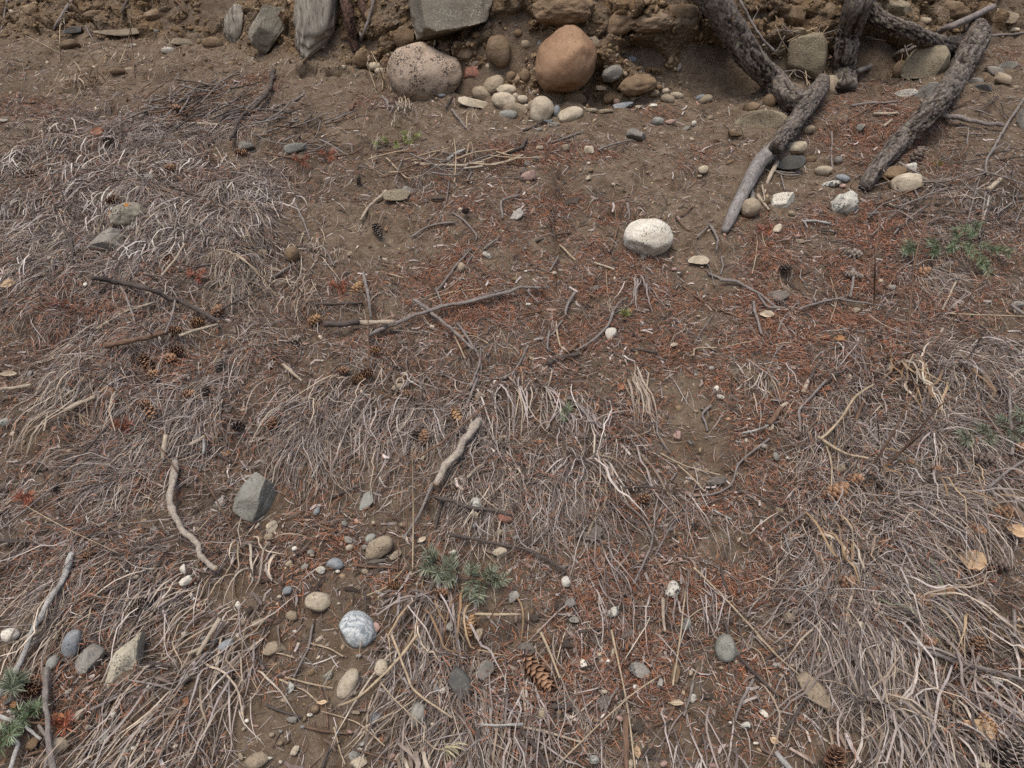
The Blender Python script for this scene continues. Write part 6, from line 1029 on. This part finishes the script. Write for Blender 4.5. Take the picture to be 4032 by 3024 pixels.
def sprig(label, stem, shoots, col, ln=.022, per=90, mat='brown', lift=.02, name='fir_sprig', cat='fir sprig'):
    """stem: points; shoots: (px0, py0, px1, py1)"""
    USED[label] = 1; C0, r0 = pts_on([(x, y, 4, lift) for x, y in stem], 1); g = np.random.default_rng(int(stem[0][0] + stem[0][1])); n = max(8, int(len(stem) * 5)); C = crom(C0, n)
    o = tag(empty(name, C[0]), label, cat, 'fir sprigs on the slope'); tw = link('twig', tube_mesh('twig', C, np.full(n, .0022), 6, WD[mat], C[0]), o)
    for x0, y0, x1, y1 in shoots:
        S0, _ = pts_on([(x0, y0, 3, lift), ((x0 + x1) / 2, (y0 + y1) / 2, 3, lift + .012), (x1, y1, 3, lift + .022)], 1); Cs = crom(S0, 9)
        so_ = link('shoot', tube_mesh('shoot', Cs, np.linspace(.0017, .001, 9), 5, WD['brown'], C[0]), o)
        V, Fq, cc = shoot_needles(Cs, g, per, ln, col); tag(link('needles', mesh_np('needles', V - C[0], Fq, MFIR, col=cc), so_), kind='stuff')
sprig('green fir branch lying on the litter beside the tall brown stalks', [(4045, 845), (3960, 880), (3880, 905), (3800, 945), (3700, 968), (3600, 985)], [(3620, 985, 3572, 950), (3600, 985, 3560, 990), (3700, 968, 3655, 950), (3690, 975, 3680, 1000), (3770, 955, 3765, 900), (3770, 955, 3740, 985), (3820, 940, 3850, 880), (3830, 930, 3800, 895), (3800, 950, 3830, 1000), (3850, 960, 3925, 985), (3900, 970, 3975, 995), (3840, 990, 3890, 1050), (3860, 1030, 3895, 1075)], GREEN, .024, 105, 'dark', .03)
sprig('pale green fir sprig half under curling grass at the picture edge', [(4060, 1640), (3980, 1680), (3900, 1705), (3820, 1720)], [(3840, 1718, 3785, 1705), (3830, 1715, 3800, 1740), (3900, 1705, 3850, 1680), (3920, 1700, 3890, 1740), (3970, 1685, 3935, 1650), (3990, 1680, 3990, 1730), (4040, 1650, 4010, 1625), (4040, 1655, 4040, 1700)], BLUEG, .024, 80, 'grey', .02)
sprig('low blue-green fir sprig above curly grass near the tan oval stone', [(1690, 2190), (1760, 2240), (1850, 2275), (1950, 2290)], [(1720, 2210, 1680, 2170), (1710, 2215, 1672, 2240), (1760, 2240, 1720, 2260), (1790, 2250, 1770, 2200), (1800, 2255, 1760, 2290), (1850, 2275, 1860, 2230), (1870, 2280, 1850, 2330), (1900, 2285, 1940, 2250), (1930, 2288, 1985, 2280), (1900, 2290, 1880, 2360)], BLUEG, .024, 85, 'brown', .02)
sprig('bright green fir sprig under the drooping seed-head tuft', [(1490, 568), (1540, 562), (1600, 545), (1640, 530)], [(1500, 567, 1478, 560), (1530, 563, 1510, 545), (1560, 558, 1560, 575), (1600, 545, 1590, 520), (1620, 540, 1655, 525), (1580, 550, 1620, 560)], BRIGHT, .02, 60, 'brown', .012)
sprig('blue-green fir rosette beside the long whitish stick near the corner', [(40, 2720), (52, 2690)], [(52, 2690, 54, 2665), (52, 2690, 30, 2680), (52, 2690, 75, 2680), (50, 2695, 45, 2715)], BLUEG, .026, 70, 'brown', .025)
sprig('green fir sprig below the corner cone beside two orange-tan leaves', [(70, 2830), (120, 2810), (155, 2795)], [(80, 2825, 75, 2795), (110, 2812, 120, 2780), (130, 2805, 155, 2785), (110, 2815, 90, 2840)], GREEN, .022, 55, 'brown', .02)
sprig('green fir shoot at the picture edge in the corner tangle', [(-10, 2920), (20, 2890), (50, 2860)], [(10, 2900, 5, 2870), (30, 2880, 55, 2860), (20, 2890, 45, 2895), (0, 2910, 0, 2950)], GREEN, .022, 50, 'brown', .02)
sprig('small green seedling in the grey grass clump below the white boulder', [(2455, 1260), (2460, 1235)], [(2458, 1245, 2450, 1225), (2458, 1245, 2470, 1230)], BRIGHT, .02, 30, 'brown', .01)
sprig('tiny green sprig in grass beside the long pale blades', [(2215, 1680), (2225, 1640), (2235, 1600)], [(2220, 1660, 2215, 1630), (2228, 1630, 2240, 1600)], GREEN, .02, 28, 'grey', .02)
for lb, x, y in [('dead red-brown fir sprig below the green-grey flat stone', 1290, 610), ('dead orange fir sprig beside the orange-brown leaf', 1185, 632), ('dead red fir sprig above the dark bent branch', 770, 1085), ('dead red fir sprig beside the brown cones', 480, 1680), ('dead red-brown sprig in the straw above the long whitish stick', 95, 1965), ('dead rusty sprig beside the tan pointed leaf', 240, 2850), ('dead red sprig on the bare soil above the fir branch', 3010, 905), ('dead orange sprig above the upright dead branch', 1330, 1130), ('dead rusty sprig on the litter above the dark bent branch', 240, 1210)]:
    sprig(lb, [(x - 30, y + 10), (x, y), (x + 30, y - 10)], [(x - 10, y + 4, x - 25, y - 15), (x + 5, y, x + 25, y - 18), (x, y + 2, x + 20, y + 16)], REDN, .020, 40, 'brown', .012, 'dead_fir_sprig', 'dead sprig')

# ------------------------------------------------------------------ ground cover nobody could count
g = np.random.default_rng(77)
def cover(name, label, V, Fq, col, mat): tag(link(name, mesh_np(name, V, Fq, mat, col=col), None), label, None, None, 'stuff')
# combed-down thatch of dry grass
AZ = np.clip(-.75 * blobs([(300, 1750, 500, 500, 1), (500, 2650, 550, 450, 1.), (800, 1900, 350, 400, .6), (1250, 1600, 250, 250, .6)]), -.85, 0) + .25 * blobs([(3700, 2400, 400, 600, 1), (2450, 1800, 250, 400, .5)])
SPR = .42 + .55 * blobs([(300, 700, 600, 350, 1), (3700, 1600, 500, 900, 1), (3700, 800, 400, 200, 1.4), (1100, 1150, 350, 250, .9), (1000, 500, 400, 150, 1.)])
clump = np.clip(.35 + 2.2 * fbm2(UU * 7, QQ * 4, 3, 61), .04, 1.6)
n = 50000; u, q = weighted_cells(GD ** 1.3 * clump + .015 * INB, n, g)
az = bil(AZ, u, q) + 1.6 * fbm2(u * 2.5, q * 2.5, 2, 33) * .45 + g.normal(size=n) * np.clip(bil(SPR, u, q), .3, 1.0)
gd = bil(GD, u, q); L = g.uniform(.03, .18, n) * (.7 + .5 * np.clip(gd, 0, 1)); Kb = 6
G = sim(u, q, np.full(n, .001), az, np.abs(g.normal(size=n)) * .45, L, Kb, g, .9, 1.2, .001 + .030 * np.clip(gd, 0, 1) * g.random(n) ** 1.4, .5); P, N = to_ground(G)
tt = np.linspace(0, 1, Kb)[None]; W_ = (.0007 + .0018 * g.random(n) ** 2.)[:, None] * (1 - tt ** 2.5) ** .7 + .0003
WIDE = bil(np.clip(blobs([(350, 750, 650, 380, 1.0), (3600, 2100, 500, 1000, .5), (1000, 900, 300, 250, .5)]), 0, 1.2), u, q); W_ = W_ * (1 + .5 * WIDE)[:, None]
V, Fq = ribbons(P, N, W_, g, .7)
mixp = g.random(n) < .5; colr = np.where(mixp[:, None], pick(PAL_GREY, n, g), pick(PAL_STRAW + PAL_DARK[:2] + PAL_GREY[1:3], n, g))
cover('grass', 'flattened grey dry grass covering the slope', V, Fq, np.repeat(colr, 2 * Kb, 0), MGR)
# fir needles
n = 185000; u, q = weighted_cells(ND + .30 * GD + .02 * INB, n, g, 1.15); gdn = np.clip(bil(GD, u, q), 0, 1)
az = g.uniform(-math.pi, math.pi, n); L = g.uniform(.012, .026, n); h0 = .0008 + (.008 + .030 * gdn) * g.random(n) ** 1.6
G = np.zeros((n, 3, 3)); bend = g.normal(size=n) * .25; tilt = g.normal(size=n) * .16
for k, s in enumerate((-.5, 0, .5)):
    G[:, k, 0] = u + np.sin(az) * L * s + np.cos(az) * bend * L * (abs(s) - .25); G[:, k, 1] = q + np.cos(az) * L * s - np.sin(az) * bend * L * (abs(s) - .25); G[:, k, 2] = np.maximum(h0 + tilt * L * s, .0006)
P, N = to_ground(G); W_ = np.array([.7, 1., .6])[None] * g.uniform(.0011, .0018, n)[:, None]; V, Fq = ribbons(P, N, W_, g, .5)
red = bil(np.clip(ND, 0, 1), u, q); isn = g.random(n) < .40 + .40 * red
colr = np.where(isn[:, None], pick(PAL_NEED, n, g, .16), pick(PAL_DARK + PAL_GREY[2:], n, g, .16))
cover('needle_litter', 'fallen rust-coloured fir needles strewn over the soil', V, Fq, np.repeat(colr, 6, 0), ML)
# short broken stems and bark crumbs
n = 50000; u, q = weighted_cells(.18 * INB + .5 * GD + .55 * ND, n, g, 1.0)
az = g.uniform(-math.pi, math.pi, n); L = g.uniform(.008, .045, n) ** 1.0; G = np.zeros((n, 3, 3)); bend = g.normal(size=n) * .2; tilt = g.normal(size=n) * .12; h0 = .001 + .012 * g.random(n) ** 2
for k, s in enumerate((-.5, 0, .5)):
    G[:, k, 0] = u + np.sin(az) * L * s + np.cos(az) * bend * L * (abs(s) - .25); G[:, k, 1] = q + np.cos(az) * L * s - np.sin(az) * bend * L * (abs(s) - .25); G[:, k, 2] = np.maximum(h0 + tilt * L * s, .0008)
P, N = to_ground(G); fat = g.random(n) < .22; W_ = np.array([.85, 1., .7])[None] * np.where(fat, g.uniform(.003, .008, n), g.uniform(.0012, .0026, n))[:, None]; V, Fq = ribbons(P, N, W_, g, .45)
cover('stem_litter', 'broken dark stems and bark crumbs in the litter', V, Fq, np.repeat(pick(PAL_DARK + PAL_DARK + PAL_GREY, n, g, .2), 6, 0), ML)
# grit, small pebbles and earth clods
def lumps(name, label, Dn, n, smin, smax, pal, seed, p=3., sink=.3, sub=1, near=1.):
    g = np.random.default_rng(seed); u, q = weighted_cells(Dn, n, g, near); P, N = to_ground(np.stack([u, q, np.zeros(n)], -1)); s = smin + (smax - smin) * g.random(n) ** p
    D, Fc = ico(sub); m = len(D); ax = g.normal(size=(n, 3, 3)) * .35 + np.eye(3); sc = s[:, None] * g.uniform(.6, 1.15, (n, 3))
    V = (D[None] * (1 + g.normal(size=(n, m, 1)) * .13)) * sc[:, None]; V = np.einsum('nij,nmj->nmi', ax, V)
    V = V + (P + N * (s * sink)[:, None])[:, None]; F_ = (Fc[None] + (np.arange(n) * m)[:, None, None]).reshape(-1, 3)
    tag(link(name, mesh_np(name, V.reshape(-1, 3), F_, MCL, col=np.repeat(pick(pal, n, g), m, 0), smooth=(sub > 1))), label, kind='stuff')
PAL_GRIT = [lin(160, 140, 112), lin(142, 122, 98), lin(188, 172, 148), lin(120, 112, 102), lin(168, 136, 116), lin(110, 92, 72)]
PAL_CLOD = [lin(126, 106, 80), lin(112, 92, 68), lin(138, 118, 90), lin(100, 82, 60)]
lumps('gravel', 'scattered grit and tiny pebbles on the soil', .25 * INB + .5 * np.clip(BARE, 0, 1) * INB + .6 * blobs([(1150, 2250, 300, 150, 1), (2400, 2600, 250, 150, 1), (3100, 2430, 60, 100, 2), (1150, 2750, 300, 300, .7), (2600, 410, 500, 40, 1.5), (2050, 400, 200, 60, 1)]), 9000, .0012, .0085, PAL_GRIT, 5, 3.5)
lumps('earth_clods', 'crumbly earth clods on the bank and bare soil', BANK * (PY > -200) + .03 * INB * BARE, 9000, .002, .016, PAL_CLOD, 6, 3.5, .1, 1, .3)
lumps('bank_gravel', 'small stones set in the face of the earth bank', BANK * blobs([(2000, 300, 250, 120, 1), (2500, 330, 300, 70, 1.2), (2300, 150, 500, 120, .4), (1500, 200, 300, 100, .3), (3000, 200, 300, 100, .3), (600, 120, 700, 80, .2)], .05), 550, .004, .017, PAL_GRIT + PAL_CLOD, 8, 2.2, .2, 2, .3)
print('things', sum(1 for o in bpy.data.objects if o.parent is None), 'objects', len(bpy.data.objects), 'tris', sum(len(m.loops) - 2 * len(m.polygons) for m in bpy.data.meshes))
